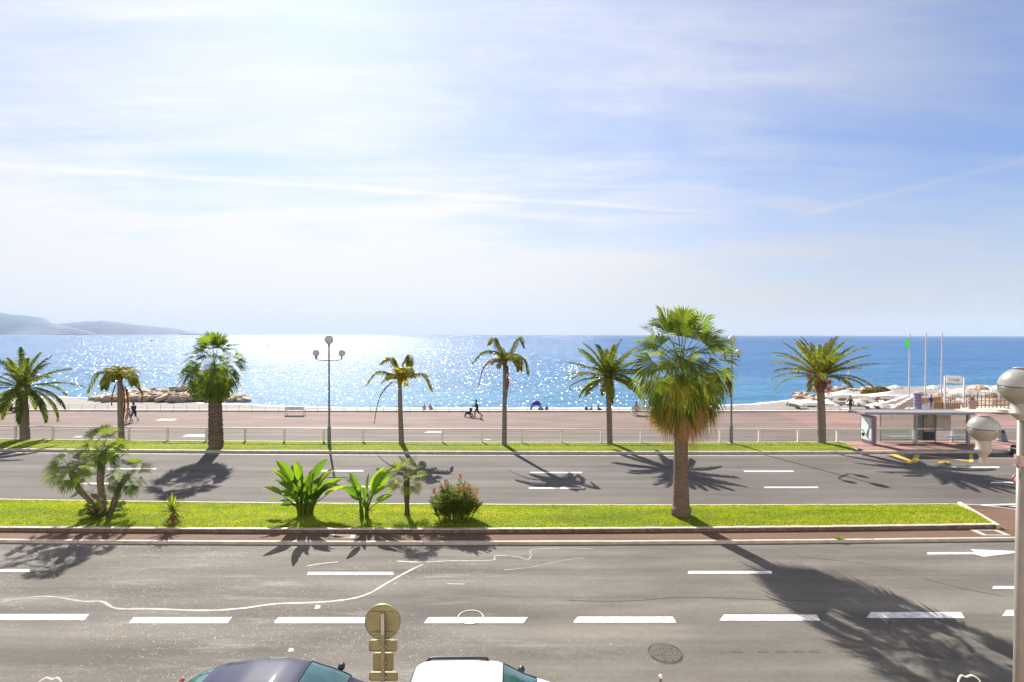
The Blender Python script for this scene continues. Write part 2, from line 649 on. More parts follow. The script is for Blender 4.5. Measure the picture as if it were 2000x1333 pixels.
mb = MB()
vs, fs = [], []
NX, NK = 220, 10
for i in range(NX + 1):
    for j in range(NK + 1):
        t = j / NK
        x = XL + (endx(t) - XL) * i / NX
        a, b = K1(min(x, e2.x)) + 0.14, K3(min(x, e1.x)) - 0.13
        vs.append((x, a + (b - a) * t, lawn_z(x, t)))
for i in range(NX):
    for j in range(NK):
        a = i * (NK + 1) + j
        fs.append((a, a + NK + 1, a + NK + 2, a + 1))
mb.add(vs, fs)
struct(mb.build('median_lawn_bed', soil, smooth=True))
kerb('lawn_kerb', lambda x: K1(x) + 0.012, XL, e2.x + 0.1, ZG - 0.03, 0.15, 0.17, mat('shaded kerb face', (0.15, 0.105, 0.085), 0.9, var=0.4, scale=3.5, bump=0.6), block=0.62, gap=0.02, jit=0.004)  # the front's shade is painted into this darker stone colour
kerb('lawn_kerb_lit_top', K1, XL, e2.x + 0.1, ZG, 0.17, 0.025, stone, block=0.62, gap=0.02, jit=0.008)  # thin pale slab added to stand for the kerb's sunlit top
mb = MB()                                                       # slanting end kerb
mb.bar((e2.x + 0.05, e2.y, ZG - 0.09), (e1.x + 0.12, K3(e1.x) - 0.15, ZG - 0.11), 0.14, 0.2)
struct(mb.build('lawn_end_kerb', stone))
# iron covers in the paving
for (px, py, w, d) in ((668, 1048, 1.1, 0.42), (1934, 1041, 1.15, 0.6)):
    p = G(px, py, ZM)
    mb = MB()
    mb.box((0, 0, 0.006), (w, d, 0.012))
    o = mb.build('utility_cover', concrete)
    o.location = p
    tag(o, 'rectangular concrete cover set in the red median paving ' + ('below the broad leaved plants' if px < 1000 else 'near the pointed end of the median'), 'cover')
    mb = MB()
    mb.box((0, 0, 0.016), (w * 0.6, d * 0.7, 0.01))
    mb.build('plate', mat('rusty iron', (0.10, 0.06, 0.045), 0.8, var=0.3), o)

# far strip: kerb, lawn, pavement of the bus stop
gA, gB = G(1640, 863, ZF), G(1674, 879, ZF)
kerb('far_kerb', K4, XL, XR, ZF, 0.22, 0.24, stone, block=1.0, gap=0.008)
mb = MB()
vs, fs = [], []
for i in range(NX + 1):
    for j in range(5):
        t = j / 4
        xe = gB.x + (gA.x - gB.x) * t
        x = XL + (xe - XL) * i / NX
        a, b = K4(x) + 0.2, K5(x) - 0.1
        vs.append((x, a + (b - a) * t, ZF - 0.01 + 0.06 * math.sin(PI * t)))
for i in range(NX):
    for j in range(4):
        a = i * 5 + j
        fs.append((a, a + 5, a + 6, a + 1))
mb.add(vs, fs)
struct(mb.build('far_lawn_bed', soil, smooth=True))
strip('bus_stop_pavement', lambda x: K4(x) + 0.2, lambda x: K5(x) + 0.3, gA.x - 0.1, XR, ZF - 0.006, pink_tile)
strip('lawn_back_kerb', lambda x: K5(x) - 0.12, lambda x: K5(x) + 0.05, XL, gA.x, ZF + 0.03, concrete)
mb = MB()
mb.bar((gA.x + 0.05, gA.y, ZF), (gB.x + 0.05, gB.y, ZF), 0.12, 0.1)
struct(mb.build('lawn_corner_kerb', concrete))
strip('gutter_line', lambda x: K4(x) - 0.42, lambda x: K4(x) - 0.33, XL, gB.x + 4, 0.005, whitepaint)
strip('cycle_path', lambda x: K5(x) - 0.1, lambda x: K6(x) + 0.1, XL, XR, ZF - 0.012, path_asph)
strip('promenade', K6, lambda x: K7(x) + 0.3, XL, XR, ZF - 0.004, prom_beige)
# newer pink surfacing from mid frame to the right, with a slanting joint
pa, pb = G(1512, 806, ZF), G(1592, 836, ZF)
pc, pd = G(1010, 806, ZF), G(1040, 839, ZF)
mb = MB()
mb.poly([(pb.x, pb.y, ZF), (XR, pb.y, ZF), (XR, K7(60) - 0.1, ZF), (pa.x, pa.y, ZF)])
struct(mb.build('promenade_pink_surface', prom_pink))
strip('promenade_edge', lambda x: K7(x), lambda x: K7(x) + 0.35, XL, 42.0, ZF + 0.12, mat('pale coping', (0.62, 0.55, 0.48), 0.8))
mb = MB()
xs = xgrid(XL, 42, 40)
for a, b in zip(xs, xs[1:]):
    mb.add([(a, K7(a) - 0.004, ZF - 0.01), (b, K7(b) - 0.004, ZF - 0.01), (b, K7(b) - 0.004, ZF + 0.12), (a, K7(a) - 0.004, ZF + 0.12)], [(0, 1, 2, 3)])
    mb.add([(a, K7(a) + 0.35, ZF + 0.12), (b, K7(b) + 0.35, ZF + 0.12), (b, K7(b) + 0.35, -3.2), (a, K7(a) + 0.35, -3.2)], [(0, 1, 2, 3)])
struct(mb.build('sea_wall', concrete))

# unseen building the view is taken from, added to bounce fill light
fac = mat('cream facade', (0.64, 0.61, 0.58), 0.85, var=0.06, scale=0.8, bump=0.2)
mb = MB()
mb.box((0, -6.0, 11.5), (130, 9.0, 23.0))
for fl_ in range(7):
    mb.box((0, -1.40, 3.2 + fl_ * 3.1), (130.2, 0.25, 0.22))
bld = mb.build('bounce_building', fac)
tag(bld, 'unseen cream seafront building behind the viewpoint, added to bounce light', 'building')
w0 = None
for fl_ in range(6):
    for k in range(16):
        if w0 is None:
            mb = MB()
            mb.box((0, 0, 0), (1.5, 0.06, 1.9))
            w0 = mb.build('window', mat('window pane', (0.05, 0.06, 0.07), 0.1, var=0.2), bld)
            w = w0
        else:
            w = w0.copy()
            C.objects.link(w)
            w.parent = bld
        w.location = (-45 + k * 6.0, -1.49, 4.75 + fl_ * 3.1)

# ------------------------------------------------------------------ road markings, cracks, covers


def mark(name, pts, z, m=whitepaint, zo=0.006, label=None):
    mb = MB()
    c = sum((G(x, y, z) for x, y in pts), Vector()) / len(pts)
    mb.poly([G(x, y, z) - c + Vector((0, 0, zo)) for x, y in pts])
    o = mb.build(name, m, loc=tuple(c))
    return struct(o)


for (x0, x1) in ((-115, 170), (257, 449), (540, 740), (833, 1027), (1124, 1317), (1410, 1598), (1697, 1880), (1962, 2160)):
    yc = 1206 if x0 < 200 else (1212 if x0 < 1050 else (1211 if x0 < 1200 else (1207 if x0 < 1500 else (1202 if x0 < 1800 else 1198))))
    k = (x0 + x1) / 2
    mark('lane_dash', [(x0 - 5, yc + 5.8), (x1 + (4 if k > 1000 else -5), yc + 5.8), (x1 + (-3 if k > 1000 else 4), yc - 5.8), (x0 + 4, yc - 5.8)], 0)
for (x0, x1, yc) in ((-125, 57, 1115), (602, 768, 1120.5), (1345, 1507, 1118.5), (1940, 2100, 1148)):
    mark('lane_dash', [(x0 - 2, yc + 2.6), (x1 + 1, yc + 2.6), (x1, yc - 2.6), (x0, yc - 2.6)], 0)
mark('arrow', [(1812, 1083.5), (1902, 1083), (1922, 1088), (1982, 1080.5), (2040, 1080), (2040, 1076.5), (1982, 1077), (1895, 1073.5), (1905, 1079), (1811, 1079.5)], 0)
for (x0, x1, yc) in ((-160, -60, 952), (123, 213, 945), (642, 740, 951), (1033, 1140, 954), (1493, 1598, 952.5), (1935, 2020, 943)):
    mark('lane_dash', [(x0, yc + 1.3), (x1, yc + 1.3), (x1, yc - 1.3), (x0, yc - 1.3)], 0)
for (x0, x1, yc) in ((210, 305, 916), (622, 710, 920), (1036, 1137, 923.5), (1453, 1550, 921), (1858, 1952, 913)):
    mark('lane_dash', [(x0, yc + 1.1), (x1, yc + 1.1), (x1, yc - 1.1), (x0, yc - 1.1)], 0)
mark('edge_line', [(1912, 986), (2100, 981), (2100, 984), (1925, 988)], 0)
mark('edge_line', [(1968, 989), (2100, 985), (2100, 989), (1990, 992)], 0)
# bus stop bay in yellow
mark('bus_bay_line', [(1736, 887), (1745, 886), (1788, 903), (1776, 905.5)], 0, yellowpaint)
mark('bus_bay_line', [(1778, 904), (1792, 904), (1797, 889), (1788, 888)], 0, yellowpaint, 0.010)
mark('bus_bay_line', [(1830, 904.5), (1855, 905), (1852, 902), (1836, 902)], 0, yellowpaint)
mark('bus_bay_line', [(1893, 903), (1901, 903), (1900, 887), (1893, 887)], 0, yellowpaint)
mark('bus_bay_line', [(1800, 889), (1893, 900), (1893, 901.5), (1800, 890)], 0, yellowpaint)


def ribbon(name, pts, w, z, m, zo=0.005):
    w_ = [G(x, y, z) for x, y in pts]
    # resample with a smooth curve
    P_ = []
    for i in range(len(w_) - 1):
        a, b = w_[i], w_[i + 1]
        a0, b1 = w_[max(i - 1, 0)], w_[min(i + 2, len(w_) - 1)]
        for k in range(6):
            t = k / 6
            P_.append(0.5 * ((2 * a) + (b - a0) * t + (2 * a0 - 5 * a + 4 * b - b1) * t * t + (3 * a - a0 - 3 * b + b1) * t ** 3))
    P_.append(w_[-1])
    mb = MB()
    vs, fs = [], []
    for i, p in enumerate(P_):
        d = (P_[min(i + 1, len(P_) - 1)] - P_[max(i - 1, 0)]).normalized()
        s_ = Vector((-d.y, d.x, 0)) * (w * random.uniform(0.35, 0.65))
        vs += [p + s_ + Vector((0, 0, zo)), p - s_ + Vector((0, 0, zo))]
        if i:
            fs.append((2 * i - 2, 2 * i - 1, 2 * i + 1, 2 * i))
    mb.add(vs, fs)
    return struct(mb.build(name, m))


ribbon('sealed_crack', [(0, 1177), (40, 1170), (75, 1166), (110, 1167), (160, 1175), (200, 1176), (228, 1189), (300, 1190), (400, 1193), (470, 1189), (540, 1180), (620, 1177), (680, 1171), (720, 1160), (760, 1137), (800, 1115), (826, 1103)], 0.085, 0, faint)
ribbon('sealed_crack', [(775, 1096.5), (820, 1098.5), (880, 1096), (960, 1095), (968, 1086), (1010, 1088), (1030, 1093), (1037, 1086), (1036, 1076), (1050, 1073), (1110, 1071), (1160, 1073)], 0.07, 0, faint)
ribbon('sealed_crack', [(985, 1114), (1040, 1108), (1100, 1095), (1140, 1090)], 0.06, 0, faint)
ribbon('sealed_crack', [(600, 1106), (630, 1101), (660, 1098)], 0.05, 0, faint)
ribbon('crack', [(1110, 1173), (1180, 1175), (1250, 1173), (1320, 1167), (1400, 1168), (1500, 1172), (1620, 1175)], 0.025, 0, crackm)
ribbon('crack', [(1560, 1088), (1600, 1092), (1680, 1100), (1760, 1115)], 0.015, 0, crackm)
ribbon('crack', [(1800, 1130), (1880, 1150), (1960, 1165)], 0.02, 0, crackm)
for (px, py) in ((620, 1186), (568, 1270)):
    mark('worn_paint_patch', [(px - 6, py + 4), (px + 5, py + 3), (px + 6, py - 3), (px - 3, py - 4)], 0, faint)
mark('worn_paint_patch', [(872, 1142), (908, 1142.5), (908, 1140.5), (874, 1140)], 0, faint)
for (x0, x1, y0, y1) in ((355, 405, 849, 854), (140, 165, 852, 855.5), (827, 868, 843, 846), (940, 962, 858, 860.5), (303, 346, 818.5, 822), (1655, 1682, 849, 850), (1590, 1610, 848, 849)):
    mark('path_marking', [(x0, y1), (x1 - 6, y1), (x1, y0), (x0 + 10, y0)], ZF, faint)


def manhole(px, py, r, label, ring):
    p = G(px, py, 0)
    root = empty('manhole_cover', p, label, 'manhole cover')
    mb = MB()
    mb.lathe([(r + 0.02, 0.004), (r + 0.02, 0.009), (r - 0.02, 0.009), (r - 0.02, 0.004)], n=40)
    mb2 = MB()
    vs, fs = [], []
    n = 40
    for k in range(n):
        a = 2 * PI * k / n
        for rr in (r - 0.008, r + 0.016):
            vs.append((rr * math.cos(a), rr * math.sin(a), 0.016))
    for k in range(n):
        fs.append((2 * k, 2 * k + 1, (2 * k + 3) % (2 * n), (2 * k + 2) % (2 * n)))
    mb2.add(vs, fs)
    if ring is whitepaint:
        mb2.build('rim', ring, root)
    else:
        mb.lathe([(r - 0.04, 0.005), (r - 0.04, 0.012)], n=40)
        mb2.build('rim', ring, root)
        d = MB()
        d.lathe([(r - 0.03, 0.006), (r - 0.03, 0.012)], n=40)
        b = d
        for i in range(-3, 4):
            for j in range(-3, 4):
                if i * i + j * j < 11:
                    b.box((i * r * 0.24, j * r * 0.24, 0.015), (0.05, 0.05, 0.008), R(20))
        b.build('lid', mat('cast iron', (0.075, 0.062, 0.052), 0.7, 0.2, var=0.4, scale=12, bump=0.6), root)
    return root


manhole(919, 1206, 0.36, 'round manhole outlined in white paint across the long road dash', whitepaint)
manhole(1299, 1276, 0.42, 'dark cast iron manhole cover in the bare near lane right of the white car', mat('dark iron', (0.03, 0.026, 0.024), 0.7, var=0.2))
for px in (1440, 1490, 1525, 1560, 1590):
    mark('oil_stain', [(px - 12, 1274), (px + 12, 1275), (px + 8, 1270), (px - 10, 1270)], 0, mat('oil stain', (0.075, 0.066, 0.056), 0.8, var=0.3, scale=9))

# ------------------------------------------------------------------ sea, beach, hills, haze
ZS = -3.5
mb = MB()
ys = [50, 70, 90, 130, 200, 400, 800, 1600, 3200, 6400, 12000, 16000]
xs = [-24000, -8000, -2000, -500, -100, 0, 100, 500, 2000, 8000, 24000]
vs = [(x, y, ZS) for y in ys for x in xs]
fs = []
for j in range(len(ys) - 1):
    for i in range(len(xs) - 1):
        a = j * len(xs) + i
        fs.append((a, a + 1, a + len(xs) + 1, a + len(xs)))
mb.add(vs, fs)
m = bpy.data.materials.new('sea water')
m.use_nodes = True
q = NG(m.node_tree)
b = m.node_tree.nodes['Principled BSDF']
co = q.n('ShaderNodeTexCoord')
v = co.outputs['Object']
sx = q.n('ShaderNodeSeparateXYZ')
q.l(v, sx.inputs[0])
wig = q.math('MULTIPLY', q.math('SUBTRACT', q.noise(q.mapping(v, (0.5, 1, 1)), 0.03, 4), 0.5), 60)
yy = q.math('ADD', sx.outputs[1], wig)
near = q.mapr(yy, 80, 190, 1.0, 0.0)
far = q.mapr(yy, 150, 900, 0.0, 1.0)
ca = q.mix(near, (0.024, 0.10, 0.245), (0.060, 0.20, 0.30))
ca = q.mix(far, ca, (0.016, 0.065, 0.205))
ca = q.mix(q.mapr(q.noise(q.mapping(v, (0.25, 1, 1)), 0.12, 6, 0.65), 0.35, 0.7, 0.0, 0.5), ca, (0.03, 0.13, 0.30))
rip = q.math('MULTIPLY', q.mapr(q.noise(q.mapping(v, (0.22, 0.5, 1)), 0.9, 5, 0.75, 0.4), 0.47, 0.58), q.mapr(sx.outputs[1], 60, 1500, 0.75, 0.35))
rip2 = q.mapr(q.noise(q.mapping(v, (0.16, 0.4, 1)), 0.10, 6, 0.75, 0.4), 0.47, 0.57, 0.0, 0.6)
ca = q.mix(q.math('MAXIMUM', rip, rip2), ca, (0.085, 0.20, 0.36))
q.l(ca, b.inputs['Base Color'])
b.inputs['Roughness'].default_value = 0.34
b.inputs['Specular IOR Level'].default_value = 0.055
b.inputs['IOR'].default_value = 1.33
w1 = q.noise(q.mapping(v, (0.35, 1.0, 1)), 0.9, 5, 0.65, 0.3)
w2 = q.noise(q.mapping(v, (0.4, 1.0, 1)), 0.10, 6, 0.7, 0.2)
w3 = q.noise(q.mapping(v, (0.5, 1.0, 1)), 0.012, 6, 0.7, 0.2)
hh = q.math('ADD', q.math('ADD', q.math('MULTIPLY', w1, 0.75), q.math('MULTIPLY', w2, 1.3)), q.math('MULTIPLY', w3, 5.0))
bp = q.n('ShaderNodeBump')
bp.inputs['Strength'].default_value = 1.0
bp.inputs['Distance'].default_value = 1.0
q.l(hh, bp.inputs['Height'])
q.l(bp.outputs[0], b.inputs['Normal'])
vo = q.n('ShaderNodeTexVoronoi')
q.l(q.mapping(v, (1.0, 0.55, 1)), vo.inputs['Vector'])
vo.inputs['Scale'].default_value = 4.8
cm = q.n('ShaderNodeVectorMath', operation='SUBTRACT')
q.l(vo.outputs['Color'], cm.inputs[0])
cm.inputs[1].default_value = (0.5, 0.5, 0.5)
cs = q.n('ShaderNodeVectorMath', operation='MULTIPLY')
q.l(cm.outputs[0], cs.inputs[0])
cs.inputs[1].default_value = (1.5, 1.3, 0.0)
ge = q.n('ShaderNodeNewGeometry')
ca_ = q.n('ShaderNodeVectorMath', operation='ADD')
q.l(cs.outputs[0], ca_.inputs[0])
q.l(ge.outputs['Normal'], ca_.inputs[1])
cn_ = q.n('ShaderNodeVectorMath', operation='NORMALIZE')
q.l(ca_.outputs[0], cn_.inputs[0])
gs = q.n('ShaderNodeBsdfGlossy')
gs.inputs['Roughness'].default_value = 0.15
gs.inputs['Color'].default_value = (1, 1, 1, 1)
q.l(cn_.outputs[0], gs.inputs['Normal'])
ms = q.n('ShaderNodeMixShader')
ms.inputs[0].default_value = 0.023
q.l(b.outputs[0], ms.inputs[1])
q.l(gs.outputs[0], ms.inputs[2])
q.l(ms.outputs[0], m.node_tree.nodes['Material Output'].inputs[0])
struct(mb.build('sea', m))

shore_px = [(-700, 765), (-300, 772), (0, 776), (100, 777), (200, 779), (330, 786), (470, 791), (560, 796.5), (700, 798), (1000, 798.5), (1280, 798), (1380, 795), (1480, 790.5), (1545, 783), (1600, 770), (1700, 757), (1900, 752), (2100, 750), (2600, 745)]
shore = [G(x, y, ZS) for x, y in shore_px]


def shoreY(x):
    if x <= shore[0].x:
        return shore[0].y
    for a, b_ in zip(shore, shore[1:]):
        if x <= b_.x:
            t = (x - a.x) / (b_.x - a.x)
            return a.y + (b_.y - a.y) * t
    return shore[-1].y


def zbeach(x, y):
    y0, y1 = 54.0, shoreY(x)
    return -2.9 + (ZS + 2.9) * (y - y0) / (y1 - y0)


mb = MB()
vs, fs = [], []
xs = xgrid(-160, 160, 160)
for x in xs:
    for j in range(9):
        t = j / 8 * 1.12
        y = 54.0 + (shoreY(x) - 54.0) * t
        vs.append((x, y, zbeach(x, y) + 0.05 * mnoise.noise(Vector((x * 0.3, y * 0.3, 0)))))
for i in range(len(xs) - 1):
    for j in range(8):
        a = i * 9 + j
        fs.append((a, a + 9, a + 10, a + 1))
mb.add(vs, fs)
struct(mb.build('beach', pebble, smooth=True))
mb = MB()                                                          # breaking edge
vs, fs = [], []
xs = xgrid(-110, 58, 300)
for i, x in enumerate(xs):
    y = shoreY(x) + 0.5 * mnoise.noise(Vector((x * 0.15, 0, 3)))
    wv = 0.5 + 0.6 * abs(mnoise.noise(Vector((x * 0.22, 5, 0))))
    vs += [(x, y - 0.2, ZS + 0.035), (x, y + wv * 1.6, ZS + 0.035)]
    if i:
        fs.append((2 * i - 2, 2 * i, 2 * i + 1, 2 * i - 1))
mb.add(vs, fs)
struct(mb.build('surf', mat('foam', (0.72, 0.74, 0.74), 0.9, var=0.1, scale=3, bump=0.5)))


def ridge(name, prof, Y, depth, m):
    mb = MB()
    pts = []
    for (a, b_) in zip(prof, prof[1:]):
        k = max(2, int(abs(b_[0] - a[0]) / 6))
        for i in range(k):
            t = i / k
            pts.append((a[0] + (b_[0] - a[0]) * t, a[1] + (b_[1] - a[1]) * t))
    pts.append(prof[-1])
    vs, fs = [], []
    K = 12
    for i, (px, py) in enumerate(pts):
        top = P(px, py, Y)
        h = max(1.0, top.z - ZS)
        for j in range(K + 1):
            t = j / K * 2 - 1
            hz = h * (1 - abs(t) ** 1.5)
            n1 = mnoise.noise(Vector((top.x * 0.004, t * 3, Y)))
            vs.append((top.x + n1 * 60, Y + t * depth + n1 * 80, ZS - 1 + hz * (1 + 0.10 * n1 + 0.05 * mnoise.noise(Vector((top.x * 0.02, t * 9, 1))))))
    for i in range(len(pts) - 1):
        for j in range(K):
            a = i * (K + 1) + j
            fs.append((a, a + K + 1, a + K + 2, a + 1))
    mb.add(vs, fs)
    return struct(mb.build(name, m, smooth=True))


hillm = mat('haze blue hill', (0.022, 0.065, 0.16), 0.9, var=0.5, scale=0.01)  # green slopes coloured blue: distance haze is put into the base colour
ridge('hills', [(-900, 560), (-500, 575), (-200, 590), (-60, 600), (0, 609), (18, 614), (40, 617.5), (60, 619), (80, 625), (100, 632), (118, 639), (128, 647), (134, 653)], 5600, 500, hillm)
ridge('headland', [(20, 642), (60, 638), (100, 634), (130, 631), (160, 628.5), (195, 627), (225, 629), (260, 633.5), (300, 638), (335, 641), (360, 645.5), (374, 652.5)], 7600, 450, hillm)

mb = MB()
mb.box((0, 7900, 202), (50000, 16400, 418))
hz = mb.build('haze', None)
m = bpy.data.materials.new('haze air')
m.use_nodes = True
t_ = m.node_tree
t_.nodes.remove(t_.nodes['Principled BSDF'])
pv = t_.nodes.new('ShaderNodeVolumePrincipled')
pv.inputs['Color'].default_value = (0.66, 0.80, 0.98, 1)
pv.inputs['Density'].default_value = 7.5e-5
pv.inputs['Anisotropy'].default_value = 0.0
t_.links.new(pv.outputs[0], t_.nodes['Material Output'].inputs['Volume'])
hz.data.materials.append(m)
hz['kind'] = 'stuff'

# ------------------------------------------------------------------ grass blades


def grass(name, n, fpos, hmin, hmax, label):
    vs = np.empty((n * 3, 3), np.float32)
    tone = np.empty(n * 3, np.float32)
    u = rng.random((n, 6))
    for i in range(n):
        x, y, z, k = fpos(u[i, 0], u[i, 1])
        h = (hmin + (hmax - hmin) * u[i, 2]) * (0.75 + 0.5 * k)
        a = u[i, 3] * PI
        w = 0.022
        dx, dy = math.cos(a) * w, math.sin(a) * w
        lx, ly = (u[i, 4] - 0.5) * h * 1.1, (u[i, 5] - 0.5) * h * 1.1
        vs[3 * i] = (x - dx, y - dy, z - 0.01)
        vs[3 * i + 1] = (x + dx, y + dy, z - 0.01)
        vs[3 * i + 2] = (x + lx, y + ly, z + h)
        tone[3 * i:3 * i + 3] = 0.10 + 0.70 * k + 0.10 * u[i, 4]
    me = bpy.data.meshes.new(name)
    me.from_pydata(vs.tolist(), [], [(3 * i, 3 * i + 1, 3 * i + 2) for i in range(n)])
    me.attributes.new('tone', 'FLOAT', 'POINT').data.foreach_set('value', tone)
    me.materials.append(grass_m)
    o = bpy.data.objects.new(name, me)
    C.objects.link(o)
    tag(o, label, 'grass', kind='stuff')
    return o


def gk(x, y):
    a = mnoise.noise(Vector((x * 0.55, y * 1.6, 0)))
    b_ = mnoise.noise(Vector((x * 2.3, y * 4.5, 5)))
    c_ = mnoise.noise(Vector((x * 0.13, y * 0.8, 9)))
    return min(1, max(0, 0.45 + 0.5 * a + 0.2 * b_ + 0.6 * c_))


def f_med(a, t):
    xe = endx(t)
    x = -34 + (xe + 34) * a
    y0, y1 = K1(min(x, e2.x)) + 0.13, K3(min(x, e1.x)) - 0.12
    y = y0 + (y1 - y0) * t
    return x, y, lawn_z(x, t), gk(x, y)


def f_far(a, t):
    xe = gB.x + (gA.x - gB.x) * t
    x = -48 + (xe + 48) * a
    y0, y1 = K4(x) + 0.22, K5(x) - 0.12
    y = y0 + (y1 - y0) * t
    return x, y, ZF - 0.01 + 0.06 * math.sin(PI * t), gk(x, y + 30)


grass('median_grass', 120000, f_med, 0.03, 0.065, 'bright lime green lawn on the raised median between the two roads')
grass('far_grass', 45000, f_far, 0.03, 0.07, 'long narrow bright green lawn strip below the white railing')

# ------------------------------------------------------------------ palms


def resample(pts, n):
    pts = [Vector(p) for p in pts]
    if len(pts) == 2:
        pts = [pts[0], (pts[0] + pts[1]) / 2, pts[1]]
    out_ = []
    m_ = len(pts) - 1
    for i in range(n + 1):
        s_ = i / n * m_
        k = min(int(s_), m_ - 1)
        t = s_ - k
        a, b_ = pts[k], pts[k + 1]
        a0, b1 = pts[max(k - 1, 0)], pts[min(k + 2, m_)]
        out_.append(0.5 * ((2 * a) + (b_ - a0) * t + (2 * a0 - 5 * a + 4 * b_ - b1) * t * t + (3 * a - a0 - 3 * b_ + b1) * t ** 3))
    return out_


def arc(base, az, el, length, droop, n=14, power=1.3):
    """points of an arching midrib"""
    p = Vector(base)
    pts = [p.copy()]
    for i in range(n):
        t = (i + 0.5) / n
        e = el - droop * t ** power
        p = p + Vector((math.cos(az) * math.cos(e), math.sin(az) * math.cos(e), math.sin(e))) * (length / n)
        pts.append(p.copy())
    return pts


def pinnate(mb, pts, leaf, n=38, hang=0.35, tone=0.5, w=0.035, start=0.16, spread=50, rib=0.022, lift=0.25):
    pts = resample(pts, 20)
    mb.tube(pts, [rib * (1 - 0.85 * i / 20) for i in range(21)], 4, tone=min(1, tone + 0.25))
    for i in range(n):
        t = start + (1 - start) * (i + 0.5) / n
        s_ = t * 20
        k = min(int(s_), 19)
        p = pts[k].lerp(pts[k + 1], s_ - k)
        T = (pts[min(k + 1, 20)] - pts[k]).normalized()
        S = T.cross(Vector((0, 0, 1)))
        S = S.normalized() if S.length > 0.05 else Vector((1, 0, 0))
        U = S.cross(T)
        L = leaf * (0.35 + 0.65 * math.sin(PI * min(1, (0.12 + 0.9 * (t - start) / (1 - start)))) ** 0.7) * random.uniform(0.85, 1.1)
        for sg in (-1, 1):
            A = R(spread + random.uniform(-9, 9) - 25 * t)
            d = (T * math.cos(A) + S * sg * math.sin(A) + U * (lift + random.uniform(-0.12, 0.12))).normalized()
            q1 = p + d * L * 0.5
            d2 = (d + Vector((0, 0, -hang * 1.6))).normalized()
            q2 = q1 + d2 * L * 0.5
            wv = d.cross(U)
            wv = (wv.normalized() if wv.length > 1e-3 else T) * w * 0.5 + U * random.uniform(-0.4, 0.4) * w
            mb.add([p - wv * 0.6, p + wv * 0.6, q1 + wv, q1 - wv, q2], [(0, 1, 2, 3), (3, 2, 4)], min(1, max(0, tone + random.uniform(-0.22, 0.22))))


def fan(mb, base, az, el, pet, r, nseg=34, bend=0.5, droop=0.3, spread=112, tone=0.5, prad=0.014, fold=0.25, ragged=0.12, hang=0.0, solid=0.56):
    pts = arc(base, az, el, pet, bend, 6, 1.0)
    mb.tube(pts, [prad * (1 - 0.4 * i / 6) for i in range(7)], 4, tone=min(1, tone + 0.2))
    h = pts[-1]
    T = (pts[-1] - pts[-2]).normalized()
    T = (T + Vector((0, 0, -0.15))).normalized()
    if hang:
        hz_ = Vector((math.cos(az), math.sin(az), 0))
        e_ = max(-1.5, math.asin(max(-1, min(1, T.z))) - hang)
        T = hz_ * math.cos(e_) + Vector((0, 0, math.sin(e_)))
    S = T.cross(Vector((0, 0, 1)))
    S = S.normalized() if S.length > 0.05 else Vector((math.sin(az), -math.cos(az), 0))
    roll_ = random.uniform(-0.75, 0.75)
    N = S.cross(T)
    S = (S * math.cos(roll_) + N * math.sin(roll_)).normalized()
    N = S.cross(T)
    step = 2 * R(spread) / nseg
    for i in range(nseg):
        a = -R(spread) + (i + 0.5) * step
        d = T * math.cos(a) + S * math.sin(a) + N * (fold * abs(math.sin(a)) + 0.04 * (-1) ** i)
        d.normalize()
        L = r * (0.72 + 0.28 * math.cos(a)) * random.uniform(1 - ragged, 1 + ragged)
        m1 = h + d * L * 0.60 + Vector((0, 0, -droop * L * 0.10))
        tip_ = h + d * L * 0.93 + Vector((0, 0, -droop * L * random.uniform(0.35, 0.9)))
        side = (-T * math.sin(a) + S * math.cos(a)) * (L * 0.60 * step * solid)
        tn = min(1, max(0, tone + random.uniform(-0.18, 0.18)))
        mb.add([h, m1 - side, m1 + side, tip_], [(0, 1, 2), (1, 3, 2)], tn)


def trunk_tube(mb, pts, rads, n=14, rough=0.06, rings=6):
    P_ = resample(pts, rings * (len(pts) - 1))
    rr = []
    for i in range(len(P_)):
        s_ = i / (len(P_) - 1) * (len(rads) - 1)
        k = min(int(s_), len(rads) - 2)
        r_ = rads[k] + (rads[k + 1] - rads[k]) * (s_ - k)
        rr.append(r_ * random.uniform(1 - rough, 1 + rough))
    mb.tube(P_, rr, n)


def boots(mb, P0, P1, r0, r1, count, size=0.12, out_=0.05):
    """stubs of cut leaf bases spiralling round a trunk"""
    P0, P1 = Vector(P0), Vector(P1)
    for i in range(count):
        t = i / count
        a = i * 2.39996
        p = P0.lerp(P1, t)
        r_ = r0 + (r1 - r0) * t
        d = Vector((math.cos(a), math.sin(a), 0))
        s_ = Vector((-math.sin(a), math.cos(a), 0))
        q_ = p + d * (r_ - 0.02)
        up = Vector((0, 0, size * random.uniform(0.8, 1.3)))
        mb.add([q_ - s_ * size * 0.5, q_ + s_ * size * 0.5, q_ + s_ * size * 0.3 + up + d * out_, q_ - s_ * size * 0.3 + up + d * out_, q_ + up * 1.1 - d * 0.03],
               [(0, 1, 2, 3), (3, 2, 4), (0, 3, 4), (1, 4, 2)])


FAR_G = 'palms in the far lawn strip'


def palm_root(name, bx, by, z, label, group=None):
    b_ = G(bx, by, z)
    r_ = empty(name, b_, label, 'palm tree', group)
    return r_, b_, (lambda px, py, dy=0.0: P(px, py, b_.y + dy) - b_)


